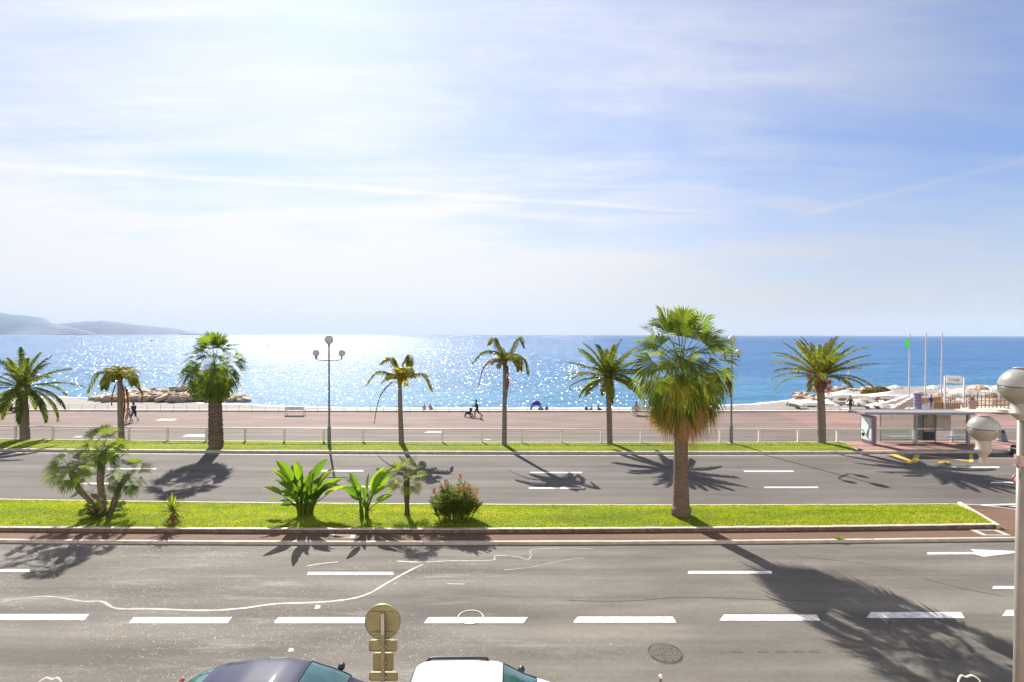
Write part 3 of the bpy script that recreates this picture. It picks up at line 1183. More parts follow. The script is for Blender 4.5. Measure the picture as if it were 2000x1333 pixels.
def date_palm(bx, by, cxp, cyp, label, tr, flen, n, lo, hi, tones, seed, boot=0.5, lean=None, leaf=0.5, frond_droop=(45, 78)):
    random.seed(seed)
    root, b_, L = palm_root('date_palm', bx, by, ZF, label, FAR_G)
    top = L(cxp, cyp)
    mb = MB()
    mid = Vector((top.x * 0.35, 0, top.z * 0.5)) if lean is None else lean
    trunk_tube(mb, [(0, 0, -0.1), (top.x * 0.05, 0, 0.25), mid, (top.x, 0, top.z - boot)], [tr * 1.35, tr * 1.08, tr * 0.95, tr * 0.9], 14, 0.05, 9)
    boots(mb, (0, 0, 0.1), (top.x, 0, top.z - boot), tr * 1.05, tr * 0.9, 130, tr * 0.6, 0.025)
    mb.build('trunk', barkg, root)
    mb = MB()
    mb.tube([(top.x, 0, top.z - boot - 0.25), (top.x, 0, top.z - boot * 0.6), (top.x, 0, top.z), (top.x, 0, top.z + 0.2)], [tr * 0.9, tr * 1.45, tr * 1.2, tr * 0.3], 14)
    boots(mb, (top.x, 0, top.z - boot), (top.x, 0, top.z + 0.1), tr * 1.35, tr * 1.15, 60, tr * 0.9, 0.10)
    mb.build('frond_base_collar', thatch, root)
    mb = MB()
    for i in range(n):
        t = i / (n - 1)
        az = i * 2.39996 + random.uniform(-0.2, 0.2)
        el = R(hi + (lo - hi) * t ** 0.85 + random.uniform(-6, 6))
        ln = flen * random.uniform(0.88, 1.08) * (0.86 + 0.14 * math.sin(PI * t))
        dr = R(random.uniform(*frond_droop)) * (0.65 + 0.45 * t)
        pts = arc(top + Vector((math.cos(az), math.sin(az), 0)) * tr * 0.5, az, el, ln, dr, 14, 1.25)
        pinnate(mb, pts, leaf * 1.2, 64, 0.5, tones[0] + (tones[1] - tones[0]) * random.random() + 0.12 * t, w=0.055, start=0.12, spread=52, rib=0.03, lift=0.12)
    mb.build('crown', green_date, root)
    return root, top, b_, L


random.seed(11)
date_palm(49, 859, 45, 757, 'dark full date palm with a thick leaning trunk at the left edge', 0.29, 3.6, 36, -42, 84, (0.08, 0.4), 21, 0.55, frond_droop=(38, 72))
r1190, top, b_, L = date_palm(1191, 867, 1188, 738, 'slim date palm directly left of the big fan palm', 0.20, 3.3, 40, -14, 86, (0.2, 0.55), 23, 0.9, frond_droop=(32, 62))
r1604, top, b_, L = date_palm(1605, 866, 1603, 737, 'date palm with orange fruit clusters near the bus shelter', 0.27, 3.75, 38, 8, 86, (0.3, 0.72), 25, 0.9, frond_droop=(32, 62))
random.seed(5)
fruit = mat('orange dates', (0.62, 0.23, 0.03), 0.6, var=0.3, scale=20)
for (dx, dz, dy) in ((-0.62, -0.15, -0.35), (-0.95, 0.1, -0.1), (-0.45, 0.3, -0.5), (0.5, -0.35, -0.3), (0.35, -0.9, -0.45)):
    mb = MB()
    c = top + Vector((dx, dy, dz))
    mb.tube([top + Vector((0, 0, 0.1)), top.lerp(c, 0.6) + Vector((0, 0, 0.25)), c + Vector((0, 0, 0.1))], 0.015, 5)
    for k in range(60):
        d = Vector((random.gauss(0, 0.13), random.gauss(0, 0.11), random.gauss(-0.05, 0.2)))
        mb.ball(c + d, 0.035, 6)
        mb.tube([c + Vector((0, 0, 0.1)), c + d], 0.008, 3)
    mb.build('fruit_cluster', fruit, r1604)


def queen_palm(bx, by, cxp, cyp, tr, label, fronds, dead, seed, leaf=0.5, bulk=14, short=1.6, tone=0.62):
    random.seed(seed)
    root, b_, L = palm_root('feather_palm', bx, by, ZF, label, FAR_G)
    top = L(cxp, cyp)
    mb = MB()
    trunk_tube(mb, [(0, 0, -0.1), (0, 0, 0.3), (top.x * 0.7, 0, top.z * 0.55), top], [tr * 1.5, tr * 1.15, tr, tr * 0.8], 12, 0.04, 10)
    mb.build('trunk', barkg, root)
    mb = MB()
    mb.tube([top + Vector((0, 0, -0.15)), top + Vector((0, 0, 0.2)), top + Vector((0, 0, 0.7))], [tr * 0.85, tr * 1.2, tr * 0.35], 8, tone=0.9)
    for f in fronds:
        pts = [top + Vector((0, 0, 0.15))] + [L(*p) for p in f]
        pinnate(mb, pts, leaf * 1.6, 90, 0.85, tone + random.uniform(-0.15, 0.1), w=0.055, start=0.12, spread=62, rib=0.028, lift=0.05)
    for i in range(bulk):
        az = i * 2.4 + random.random()
        el = R(random.uniform(15, 80))
        pts = arc(top + Vector((0, 0, 0.2)), az, el, short * random.uniform(0.7, 1.15), R(random.uniform(70, 120)))
        pinnate(mb, pts, leaf * 1.1, 44, 0.8, tone + random.uniform(-0.1, 0.25), w=0.04, start=0.15, spread=60, rib=0.022, lift=0.05)
    mb.build('crown', green_date, root)
    for f in dead:
        mb = MB()
        pts = [top + Vector((0, 0, -0.05))] + [L(*p) for p in f]
        pinnate(mb, pts, leaf * 1.0, 70, 1.4, 0.4 + random.uniform(-0.2, 0.2), w=0.055, start=0.25, spread=25, rib=0.022, lift=0.0)
        mb.build('dead_frond', dead_leaf, root)
    return root


queen_palm(237, 862, 234, 742, 0.19, 'small feather palm with hanging orange dead fronds behind two walkers',
           [[(215, 727, -.3), (190, 732, -.5), (172, 768, -.6)], [(222, 725, -1), (208, 740, -1.8), (204, 760, -2.2)], [(250, 727, .3), (264, 735, .6), (270, 757, .8)], [(245, 724, -1), (258, 735, -2), (262, 752, -2.4)], [(232, 722, 1), (225, 728, 2.0), (215, 740, 2.6)]],
           [[(246, 760, -.3), (250, 790, -.4), (247, 830, -.4)], [(240, 756, .2), (243, 790, .3), (241, 822, .3)], [(262, 752, .2), (276, 765, .3), (277, 785, .3)], [(226, 752, -.1), (220, 770, -.2), (218, 790, -.2)]], 31, 0.45, 16, 1.5, 0.6)
queen_palm(784, 869, 781, 748, 0.17, 'thin feather palm with one brown frond hanging low on its left',
           [[(765, 732, -.2), (738, 728, -.3), (717, 750, -.4)], [(803, 733, -.2), (828, 733, -.3), (843, 762, -.4)], [(772, 715, .2), (762, 702, .4), (745, 710, .6)], [(788, 712, 0), (796, 698, 0), (801, 716, -.4)], [(786, 725, -.8), (796, 720, -1.6), (806, 735, -2.2)]],
           [[(765, 748, -.3), (742, 775, -.5), (731, 826, -.5)]], 33, 0.5, 12, 1.5, 0.75)
queen_palm(985, 871, 986, 712, 0.16, 'tall thin feather palm behind the person with the pushchair',
           [[(972, 690, -.2), (946, 688, -.4), (924, 708, -.5)], [(975, 682, .2), (966, 664, .4), (955, 672, .6)], [(1000, 684, .2), (1013, 662, .4), (1022, 676, .5)], [(1003, 694, -.2), (1024, 704, -.3), (1032, 731, -.4)], [(998, 696, -1), (1010, 702, -1.8), (1015, 722, -2.2)]],
           [[(965, 706, -.2), (945, 718, -.4), (934, 757, -.5)], [(990, 716, -.25), (992, 745, -.3), (990, 775, -.3)]], 35, 0.48, 13, 1.5, 0.6)

# washingtonia in the far strip
random.seed(41)
root, b_, L = palm_root('fan_palm', 422, 874, ZF, 'bushy dark fan palm with a rough shaggy trunk in the far lawn', FAR_G)
top = L(419, 712)
mb = MB()
trunk_tube(mb, [(0, 0, -0.1), (0, 0, 0.4), (0, 0, 2.0), (top.x, 0, top.z - 0.3)], [0.52, 0.44, 0.36, 0.33], 16, 0.05, 9)
boots(mb, (0, 0, 0.0), (top.x, 0, top.z - 1.0), 0.46, 0.34, 300, 0.17, 0.09)
mb.build('trunk', barkm, root)
mb = MB()
for i in range(64):
    t = i / 63
    az = i * 2.39996 + random.uniform(-.2, .2)
    el = R(88 - 158 * t ** 0.85 + random.uniform(-7, 7))
    fan(mb, top + Vector((0, 0, 0.1 - 0.5 * t)), az, el, 1.42 * random.uniform(0.8, 1.1), 1.12 * random.uniform(0.85, 1.1), 26, R(12 + 16 * (1 - abs(2 * t - 1))), 0.25, 100, 0.10 + 0.30 * random.random() + 0.15 * t, fold=0.35, hang=R(6 + 30 * math.sin(PI * min(1, t * 1.3))))
mb.build('crown', green_fan, root)

# the big washingtonia on the median
random.seed(43)
root, b_, L = palm_root('fan_palm', 1330, 1004, 0.33, 'tallest fan palm with a thick smooth grey trunk on the median')
top = L(1329, 716)
mb = MB()
mb.tube([(0, 0, -0.15), (0, 0, 0.05), (0, 0, 0.16), (0, 0, 0.30), (0, 0, 0.36)], [0.42, 0.42, 0.445, 0.43, 0.37], 26)
P_ = resample([(0, 0, 0.3), (-0.01, 0, 1.2), (-0.02, 0, 2.6), (-0.03, 0, 4.2), (top.x, 0, top.z - 0.35)], 70)
rr = [(0.375 - 0.06 * min(1, i / 30) - 0.03 * i / 70) * (1 + 0.012 * math.sin(i * 1.7) + random.uniform(-0.012, 0.012)) for i in range(71)]
rr = [q_ * (1 if i < 64 else 1 - (i - 63) * 0.11) for i, q_ in enumerate(rr)]
mb.tube(P_, rr, 26)
mb.build('trunk', mat('fan palm trunk', (0.135, 0.098, 0.068), 0.95, var=0.35, scale=3.5, bump=1.0, bscale=9, stretch=(1, 1, 4)), root, smooth=True)
live, dead_mb = MB(), MB()
NL = 50
for i in range(NL):
    t = i / (NL - 1)
    az = i * 2.39996 + random.uniform(-.25, .25)
    el = R(88 - 156 * t ** 0.86 + random.uniform(-7, 7))
    pet = 1.42 * random.uniform(0.72, 1.22) * (1 - 0.30 * max(0, t - 0.6) / 0.4) * (1.0 if t < 0.6 else 0.9)
    tone = 0.22 + 0.42 * random.random() + 0.5 * max(0, t - 0.4)
    fan(live, top + Vector((math.cos(az) * .12, math.sin(az) * .12, 0.30 - 0.9 * t)), az, el, pet, 1.2 * random.uniform(0.85, 1.12), 30, R(10 + 22 * (1 - abs(2 * t - 1))), 0.25 + 0.35 * t, 100 if t < 0.5 else 85, tone, 0.018, fold=0.35, ragged=0.10, hang=R(34 * math.sin(PI * min(1, max(0, t - 0.15) * 1.45))))
for i in range(18):                       # yellowing                       # yellowing leaves low in the crown
    az = i * 2.39996 * 1.3 + 0.4
    el = R(random.uniform(-74, -35))
    fan(live, top + Vector((math.cos(az) * .25, math.sin(az) * .25, -0.6 - random.random() * 0.5)), az, el, random.uniform(0.7, 1.15), 1.0, 34, R(12), 0.5, 60, random.uniform(0.6, 0.98), 0.016, hang=R(12))
for (a_, e_) in ((170, 48), (10, 44), (95, 80), (60, 66), (130, 62), (200, 30), (-15, 28), (185, 8), (-5, 6)):
    fan(live, top + Vector((0, 0, 0.3)), R(a_), R(e_), 1.55, 1.1, 24, R(8), 0.3, 55, random.uniform(0.3, 0.6), 0.018, fold=0.6, ragged=0.12)
for k in range(14):
    fan(live, top + Vector((0, -0.1, 0.1 - 0.05 * k)), R(215 + k * 47 % 110), R(58 - 5.5 * k), random.uniform(0.6, 1.25), 1.05, 26, R(14), 0.4, 85, random.uniform(0.25, 0.75), 0.018, fold=0.3, ragged=0.12, hang=R(24))
live.build('crown', green_fan, root)
for i in range(15):
    az = R(random.choice([200, 215, 250, 262, 275, 280, 300, 340, 190, 165]) + random.uniform(-14, 14))
    el = R(random.uniform(-80, -15))
    mb = MB()
    fan(mb, top + Vector((math.cos(az) * .2, math.sin(az) * .2, -0.35 - random.random() * 0.6)), az, el, random.uniform(0.9, 1.5), 0.95, 26, R(-random.uniform(-60, -25)) if el > R(-40) else R(10), 1.2, 30, random.uniform(0.25, 0.95), 0.014, ragged=0.3)
    mb.build('dead_frond', dead_leaf, root)
for (a_, l_) in ((-8, 2.5), (12, 2.3), (188, 2.1)):           # thin drooping flower stalks
    pts = arc(top + Vector((0, 0, -0.1)), R(a_), R(20), l_, R(85), 12)
    mb = MB()
    mb.tube(pts, 0.014, 4, tone=0.3)
    e_ = pts[-1]
    for k in range(26):
        q0 = pts[-3].lerp(e_, random.random())
        q1 = q0 + Vector((random.gauss(0, .05), random.gauss(0, .05), -random.uniform(0.3, 0.75)))
        mb.tube([q0, (q0 + q1) / 2 + Vector((random.gauss(0, .03), 0, 0)), q1], 0.012, 3, tone=random.random() * 0.4)
    mb.build('flower_stalk', dead_leaf, root)

# ------------------------------------------------------------------ planting on the median
ZP = 0.30
# many-stemmed fan palm
random.seed(51)
root, b_, L = palm_root('clumping_fan_palm', 199, 1004, ZP, 'clump of several short curving fan palms at the left of the median')
for k, (mid, tp, r0, nl, fr) in enumerate((((196, 935), (203, 872), 0.13, 25, 0.60), ((150, 950), (136, 912), 0.11, 23, 0.56), ((230, 962), (249, 928), 0.10, 22, 0.54), ((204, 985), (180, 968), 0.07, 9, 0.36), ((220, 990), (224, 975), 0.07, 9, 0.36))):
    dy = (0.0, -0.25, 0.15, -0.5, 0.35)[k]
    base = Vector(((0, -0.2, 0.25, -0.1, 0.1)[k], dy * 0.5, -0.05))
    m_, t_ = L(*mid, dy), L(*tp, dy)
    mb = MB()
    bend = base.lerp(m_, 0.5) + Vector((0.05 if k != 1 else 0.22, 0, -0.05))
    trunk_tube(mb, [base, bend, m_, t_], [r0 * 1.4, r0 * 1.1, r0, r0 * 0.95], 10, 0.08, 7)
    boots(mb, m_, t_, r0, r0, 40, 0.09, 0.06)
    st = mb.build('trunk', barkm, root)
    mb = MB()
    for i in range(nl):
        t = i / (nl - 1)
        az = i * 2.39996
        el = R(82 - 130 * t + random.uniform(-10, 10))
        if k == 1:
            el -= R(10)
        fan(mb, t_ + Vector((0, 0, 0.05 - 0.2 * t)), az, el, random.uniform(0.4, 0.62), fr * random.uniform(0.8, 1.1), 30, R(20), 0.3, 100, 0.0 + 0.45 * random.random() + (0.10 if k else 0), 0.009, hang=R(14), solid=0.47, ragged=0.16)
    mb.build('crown', green_fan, root)
mb = MB()
for i in range(20):
    az = random.uniform(0, 2 * PI)
    fan(mb, Vector((random.uniform(-.35, .35), random.uniform(-.2, .2), 0.05)), az, R(random.uniform(10, 70)), random.uniform(0.25, 0.5), 0.38, 18, R(15), 0.3, 100, random.uniform(0.05, 0.5), 0.008)
mb.build('basal_shoots', green_fan, root)

# sword-leaved plant


def swords(mb, c, n, length, w, tone, el0=85, el1=0, droop=30):
    for i in range(n):
        t = i / n
        az = i * 2.39996
        el = R(el0 + (el1 - el0) * t + random.uniform(-6, 6))
        pts = arc(c, az, el, length * random.uniform(0.8, 1.1), R(droop * (0.4 + t)), 6, 1.3)
        s_ = Vector((-math.sin(az), math.cos(az), 0))
        vs, fs = [], []
        for k, p in enumerate(pts):
            ww = w * (0.6 + 0.8 * math.sin(PI * min(1, k / 6 + 0.15))) * (0.05 if k == 6 else 1) / 1.4
            vs += [p + s_ * ww * .5 + Vector((0, 0, ww * 0.25)), p, p - s_ * ww * .5 + Vector((0, 0, ww * 0.25))]
            if k:
                a = 3 * (k - 1)
                fs += [(a, a + 3, a + 4, a + 1), (a + 1, a + 4, a + 5, a + 2)]
        mb.add(vs, fs, min(1, max(0, tone + random.uniform(-.25, .25))))


random.seed(53)
b_ = G(338, 1019, ZP)
root = empty('spiky_yucca', b_, 'small spiky yucca with sword leaves alone on the median lawn', 'plant')
mb = MB()
trunk_tube(mb, [(0, 0, -0.05), (0, 0, 0.2), (0.02, 0, 0.45)], [0.08, 0.07, 0.06], 8, 0.1, 3)
mb.build('stem', barkm, root)
mb = MB()
swords(mb, (0, 0, 0.42), 46, 0.78, 0.075, 0.6, 88, -12, 25)
mb.build('leaves', green_fan, root)
mb = MB()
swords(mb, (0, 0, 0.25), 18, 0.6, 0.06, 0.3, -5, -45, 30)
mb.build('dry_leaves', dead_leaf, root)

# bird of paradise clumps


def paddle(mb, base, az, el, pet, length, w, tone, bend=30, curl=35):
    pts = arc(base, az, el, pet, R(bend) * 0.4, 5, 1.0)
    mb.tube(pts, [0.028, 0.026, 0.022, 0.02, 0.018, 0.016], 5, tone=max(0, tone - 0.1))
    d0 = (pts[-1] - pts[-2]).normalized()
    el2 = math.asin(max(-1, min(1, d0.z)))
    q_ = arc(pts[-1], az, el2, length, R(curl), 12, 1.2)
    s_ = Vector((-math.sin(az), math.cos(az), 0))
    tw = random.uniform(-1.4, 1.4)
    vs, fs, K = [], [], 3
    for k, p in enumerate(q_):
        t = k / 12
        T = (q_[min(k + 1, 12)] - q_[max(k - 1, 0)]).normalized()
        U = T.cross(s_)
        sw = (s_ * math.cos(tw) + U * math.sin(tw))
        up = T.cross(sw)
        ww = w * (math.sin(PI * (0.06 + 0.94 * t) ** 0.8) ** 0.75 if t < 1 else 0.02)
        for j in range(-K, K + 1):
            f = j / K
            jag = random.uniform(-0.02, 0.02) if abs(j) == K else 0
            vs.append(p + sw * ww * f * 0.5 + up * (abs(f) ** 1.3 * ww * 0.22) + T * jag)
    M_ = 2 * K + 1
    for k in range(12):
        for j in range(M_ - 1):
            if random.random() < 0.04 and j in (0, M_ - 2):
                continue
            a = k * M_ + j
            fs.append((a, a + 1, a + M_ + 1, a + M_))
    mb.add(vs, fs, min(1, max(0, tone + random.uniform(-.15, .15))))


def strelitzia(bx, by, label, leaves, seed, spreadx):
    random.seed(seed)
    b_ = G(bx, by, ZP)
    root = empty('bird_of_paradise', b_, label, 'plant')
    st, lf = MB(), MB()
    extra = []
    for k in range(30 if bx < 650 else 7):
        x0 = random.uniform(-0.35, 0.4) if bx < 650 else random.choice((-0.15, 0.15))
        extra.append((x0, random.choice((180, 0)) + random.uniform(-75, 75), random.uniform(55, 88), random.uniform(0.15, 1.15), random.uniform(0.65, 1.1), random.uniform(0.24, 0.38), random.uniform(0.0, 0.6)))
    for (x0, az, el, pet, ln, w, tn) in leaves + extra:
        y0 = random.uniform(-0.2, 0.2)
        st.tube([(x0 * 0.8, y0, -0.05), (x0 * 1.05, y0, 0.4)], [0.045, 0.03], 7, tone=0.3)
        paddle(lf, Vector((x0 * 1.05, y0, 0.3)), R(az), R(el), pet, ln, w, tn)
    st.build('stems', green_banana, root)
    lf.build('leaves', green_banana, root)
    return root


strelitzia(595, 1004, 'wide clump of broad paddle leaves between the yucca and the lamp shadow',
           [(-0.2, 180, 80, 1.25, 1.15, 0.42, .55), (-0.1, 200, 72, 1.1, 1.25, 0.42, .75), (-0.25, 165, 60, 1.1, 1.0, 0.36, .6), (-0.3, 190, 50, 0.9, 0.85, 0.3, .4), (-0.3, 175, 28, 0.75, 0.7, 0.25, .3),
            (0.0, 270, 86, 1.35, 1.1, 0.40, .5), (0.05, 20, 80, 1.3, 1.1, 0.38, .35), (0.15, 350, 70, 1.1, 1.0, 0.36, .65), (0.2, 10, 58, 0.9, 1.1, 0.34, .5), (0.3, 5, 45, 0.8, 1.2, 0.40, .8), (0.3, 350, 66, 0.7, 0.8, 0.3, .35),
            (0.1, 280, 60, 0.6, 0.8, 0.3, .2), (-0.15, 250, 55, 0.6, 0.8, 0.3, .25), (0.25, 300, 50, 0.5, 0.7, 0.28, .35), (-0.3, 230, 45, 0.4, 0.6, 0.25, .2), (0.0, 90, 70, 0.9, 0.9, 0.32, .45), (0.1, 100, 55, 0.7, 0.8, 0.3, .3), (-0.2, 120, 65, 0.9, 0.8, 0.32, .4), (0.35, 60, 60, 0.7, 0.8, 0.3, .5), (-0.1, 265, 75, 0.3, 0.7, 0.26, .15), (0.15, 275, 78, 0.35, 0.7, 0.26, .3),
            (0.05, 330, 35, 0.35, 0.5, 0.2, .3), (-0.3, 215, 30, 0.35, 0.5, 0.2, .15)], 55, 1)
strelitzia(712, 1009, 'narrow upright pair of broad paddle leaf shoots beside the windmill palm',
           [(-0.15, 150, 84, 0.75, 1.0, 0.36, .6), (-0.12, 200, 80, 0.7, 0.9, 0.34, .75), (-0.18, 280, 82, 0.6, 0.8, 0.3, .5), (0.15, 10, 78, 0.95, 1.25, 0.42, .65), (0.12, 30, 83, 0.9, 1.15, 0.38, .8), (0.1, 350, 72, 0.8, 1.2, 0.36, .45), (0.1, 100, 84, 0.7, 0.9, 0.34, .4),
            (0.2, 0, 52, 0.5, 0.8, 0.26, .55), (0.1, 340, 15, 0.45, 0.35, 0.14, 1.0), (0.0, 270, 88, 0.4, 0.8, 0.3, .3)], 57, 1)

# windmill palm
random.seed(59)
root, b_, L = palm_root('windmill_palm', 795, 1004, ZP, 'short windmill palm with yellow tipped leaves on a slim trunk on the median')
tp = L(794, 934)
mb = MB()
trunk_tube(mb, [(0, 0, -0.05), (0, 0, 0.3), (-0.03, 0, 1.0), tp], [0.14, 0.10, 0.115, 0.15], 10, 0.08, 7)
boots(mb, (0, 0, 0.5), tp, 0.10, 0.14, 70, 0.08, 0.04)
mb.build('trunk', mat('hairy trunk', (0.075, 0.055, 0.045), 0.95, var=0.4, scale=14, bump=1.0), root)
mb = MB()
for i in range(27):
    t = i / 26
    az = i * 2.39996
    fan(mb, tp + Vector((0, 0, 0.1 - 0.15 * t)), az, R(80 - 100 * t), random.uniform(0.5, 0.68), random.uniform(0.42, 0.55), 28, R(25), 0.2, 120, 0.35 + 0.35 * random.random() + 0.2 * (t > 0.5) * random.random(), 0.009, solid=0.42)
mb.build('crown', green_fan, root)

# flowering shrub
random.seed(61)
b_ = G(888, 1014, ZP)
root = empty('flowering_shrub', b_, 'rounded leafy shrub with orange flower spikes on the median', 'shrub')
mb, fl = MB(), MB()
for k in range(115):
    a, r_ = random.uniform(0, 2 * PI), 0.75 * math.sqrt(random.random())
    c = Vector((r_ * math.cos(a), r_ * math.sin(a) * 0.8, random.uniform(-0.05, 0.15)))
    hgt = 1.85 * math.sqrt(max(0.05, 1 - (r_ / 0.98) ** 2)) * random.uniform(0.55, 1.0)
    az = a + random.uniform(-0.4, 0.4)
    lean = 0.42 * r_ / 0.75
    t_ = c + Vector((math.cos(az) * lean, math.sin(az) * lean, hgt * 0.85))
    mb.tube([c, c.lerp(t_, 0.5) + Vector((0, 0, 0.08)), t_], [0.012, 0.010, 0.006], 4, tone=0.2)
    for j in range(12):
        q_ = c.lerp(t_, random.uniform(0.3, 1))
        swords(mb, q_, 2, random.uniform(0.2, 0.42), 0.05, random.uniform(0.25, 0.95), random.uniform(20, 70), random.uniform(-10, 40), 45)
        az2 = random.uniform(0, 2 * PI)
        d = Vector((math.cos(az2), math.sin(az2), random.uniform(-0.2, 0.9))).normalized() * random.uniform(0.14, 0.26)
        s_ = Vector((-math.sin(az2), math.cos(az2), 0)) * 0.03
        mb.add([q_, q_ + d * 0.5 + s_, q_ + d, q_ + d * 0.5 - s_], [(0, 1, 2, 3)], random.uniform(0.1, 0.9))
    if (k % 9 == 0 and r_ < 0.7) or (c.x > 0.35 and k % 6 == 0):
        s0 = t_
        s1 = s0 + Vector((random.gauss(0, .05), random.gauss(0, .04), random.uniform(0.15, 0.35)))
        mb.tube([s0, s1], 0.007, 4, tone=0.3)
        for j in range(14):
            d = Vector((random.gauss(0, .035), random.gauss(0, .035), random.uniform(-0.12, 0.08)))
            fl.ball(s1 + d, 0.024, 6, (1, 1, 1.6))
mb.build('foliage', leafmat('shrub leaf', [(0, (0.04, 0.09, 0.02)), (0.6, (0.16, 0.23, 0.03)), (1, (0.32, 0.32, 0.05))], 0.45), root)
fl.build('flowers', mat('orange petals', (0.75, 0.24, 0.10), 0.6, var=0.25, scale=30, trans=0.4), root)

# weeds in the kerb joints
for (px, py, s_, lab) in ((1638, 1053, 0.22, 'small bright weed growing from the kerb right of the palm shadow'), (1700, 1052, 0.10, 'tiny yellowish weed in the kerb joint right of the bigger weed')):
    b_ = G(px, py, 0.1)
    o_ = MB()
    random.seed(int(px))
    for k in range(40):
        az = random.uniform(0, 2 * PI)
        d = Vector((math.cos(az), math.sin(az), random.uniform(0.2, 1.3))).normalized() * s_ * random.uniform(0.4, 1)
        t_ = Vector((-math.sin(az), math.cos(az), 0)) * s_ * 0.12
        c = Vector((random.gauss(0, s_ * 0.3), 0, 0))
        o_.add([c, c + d * .6 + t_, c + d, c + d * .6 - t_], [(0, 1, 2, 3)], random.uniform(0.5, 0.9))
    tag(o_.build('weed', green_banana, loc=tuple(b_)), lab, 'weed')

# ------------------------------------------------------------------ street lamps


def globe_lamp(px, py, z, topy, side_dy, reach, angs, label, r_top=0.31, r_side=0.235):
    b_ = G(px, py, z)
    root = empty('street_lamp', b_, label, 'street lamp', 'three globed promenade lamps')
    zt = P(px, topy, b_.y).z - b_.z          # height of the top globe's centre
    mb = MB()
    mb.lathe([(0.17, 0), (0.17, 0.05), (0.13, 0.08), (0.125, 1.25), (0.10, 1.35), (0.075, 1.4), (0.055, zt - r_top - 0.2)], n=14)
    mb.build('pole', polem, root, smooth=False)

    def head(c, r_, par):
        mb = MB()
        mb.lathe([(0.03, -r_ - 0.22), (0.07, -r_ - 0.18), (0.075, -r_ - 0.05), (r_ * 0.45, -r_ * 0.95), (r_ * 0.42, -r_ * 0.85)], c, 12)
        h_ = mb.build('globe_holder', polem, par)
        mb = MB()
        mb.ball(c, r_, 22)
        gl = mb.build('globe', globem, h_, smooth=True)
        mb = MB()
        for k in range(6):
            a = k * PI / 6
            mb.tube([c + Vector((math.cos(a) * math.sin(t) * r_ * 1.012, math.sin(a) * math.sin(t) * r_ * 1.012, math.cos(t) * r_ * 1.012)) for t in [2 * PI * j / 24 for j in range(24)]], 0.006, 3, cap=False)
        mb.lathe([(r_ * 0.42, r_ * 0.93), (r_ * 0.3, r_ * 1.03), (0.02, r_ * 1.06)], c, 12)
        mb.build('ribs', galv, h_)
    head(Vector((0, 0, zt)), r_top, root)
    zs = zt - side_dy
    for a in angs:
        d = Vector((math.cos(R(a)), math.sin(R(a)), 0))
        mb = MB()
        mb.tube([d * 0.05 + Vector((0, 0, zs - r_side - 0.30)), d * reach * 0.55 + Vector((0, 0, zs - r_side - 0.30)), d * reach * 0.9 + Vector((0, 0, zs - r_side - 0.25)), d * reach + Vector((0, 0, zs - r_side - 0.15))], [0.05, 0.04, 0.035, 0.03], 8)
        arm = mb.build('arm', polem, root)
        head(d * reach + Vector((0, 0, zs)), r_side, root)
    return root


globe_lamp(643, 869, ZF, 664, 0.98, 0.95, (0, 180), 'grey street lamp with three glass globes left of the thin feather palms')
globe_lamp(1428, 867, ZF, 664, 0.98, 0.95, (38, 218), 'grey street lamp with globes half hidden behind the big fan palm')

# the near white lamp at the right edge
YD = 7.5
ft = P(1989, 1333, YD)
hd = P(1996.5, 755, YD)
root = empty('street_lamp', (ft.x, YD, 0.13), 'large cream street lamp close to the camera at the right edge', 'street lamp')
b_ = Vector((ft.x, YD, 0.13))
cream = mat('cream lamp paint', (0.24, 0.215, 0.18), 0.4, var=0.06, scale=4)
globe2 = mat('grey cream lamp globe', (0.27, 0.26, 0.20), 0.25, var=0.15, scale=6, trans=0.3)  # even grey cream with slight mottling, translucent
mb = MB()
ph = hd.z - 0.13
mb.lathe([(0.15, 0), (0.15, 0.35), (0.10, 0.42), (0.068, 0.6), (0.062, 3.0), (0.056, ph - 0.255 - 0.16)], n=20)
mb.build('pole', mat('grey beige pole paint', (0.165, 0.145, 0.12), 0.45, var=0.12, scale=3), root, smooth=True)  # darker and duller than the holder paint


def big_head(c, r_, par):
    mb = MB()
    b0 = -r_ * 0.97
    mb.lathe([(0.033, b0 - 0.30), (0.036, b0 - 0.25), (r_ * 0.30, b0 - 0.20), (r_ * 0.47, b0 - 0.155), (r_ * 0.53, b0 - 0.145), (r_ * 0.53, b0 - 0.12), (r_ * 0.46, b0 - 0.11), (r_ * 0.45, b0 + 0.01), (r_ * 0.42, b0 + 0.03)], c, 28)
    h_ = mb.build('globe_holder', cream, par, smooth=True)
    mb = MB()
    prof = []
    for i in range(3, 20):
        a = PI * i / 40
        prof.append((r_ * math.sin(a), -r_ * math.cos(a)))
    prof += [(r_, -0.012), (r_ * 0.985, -0.005)]
    mb.lathe(prof, c, 40)
    mb.build('globe_lower', globe2, h_, smooth=True)
    mb = MB()
    prof = [(r_ * 0.985, 0.002), (r_ * 1.015, 0.005), (r_ * 1.015, 0.016)]
    for i in range(22, 37):
        a = PI * i / 40
        prof.append((r_ * math.sin(a), -r_ * math.cos(a)))
    mb.lathe(prof, c, 40)
    mb.build('globe_upper', mat('lamp cover', (0.29, 0.29, 0.275), 0.3, var=0.08, scale=5, trans=0.15), h_, smooth=True)
    mb = MB()
    mb.lathe([(r_ * 0.30, r_ * 0.955), (r_ * 0.40, r_ * 0.965), (r_ * 0.40, r_ * 1.00), (r_ * 0.30, r_ * 1.03), (r_ * 0.05, r_ * 1.04)], c, 24)
    mb.build('cap', cream, h_, smooth=True)
    mb = MB()
    for k in range(3):
        a = 2 * PI * k / 3 + 0.6
        mb.tube([c + Vector((math.cos(a), math.sin(a), 0)) * r_ * 1.0 + Vector((0, 0, -0.02)), c + Vector((math.cos(a), math.sin(a), 0)) * (r_ * 1.03) + Vector((0, 0, 0.03))], 0.008, 6)
    mb.build('clips', galv, h_)


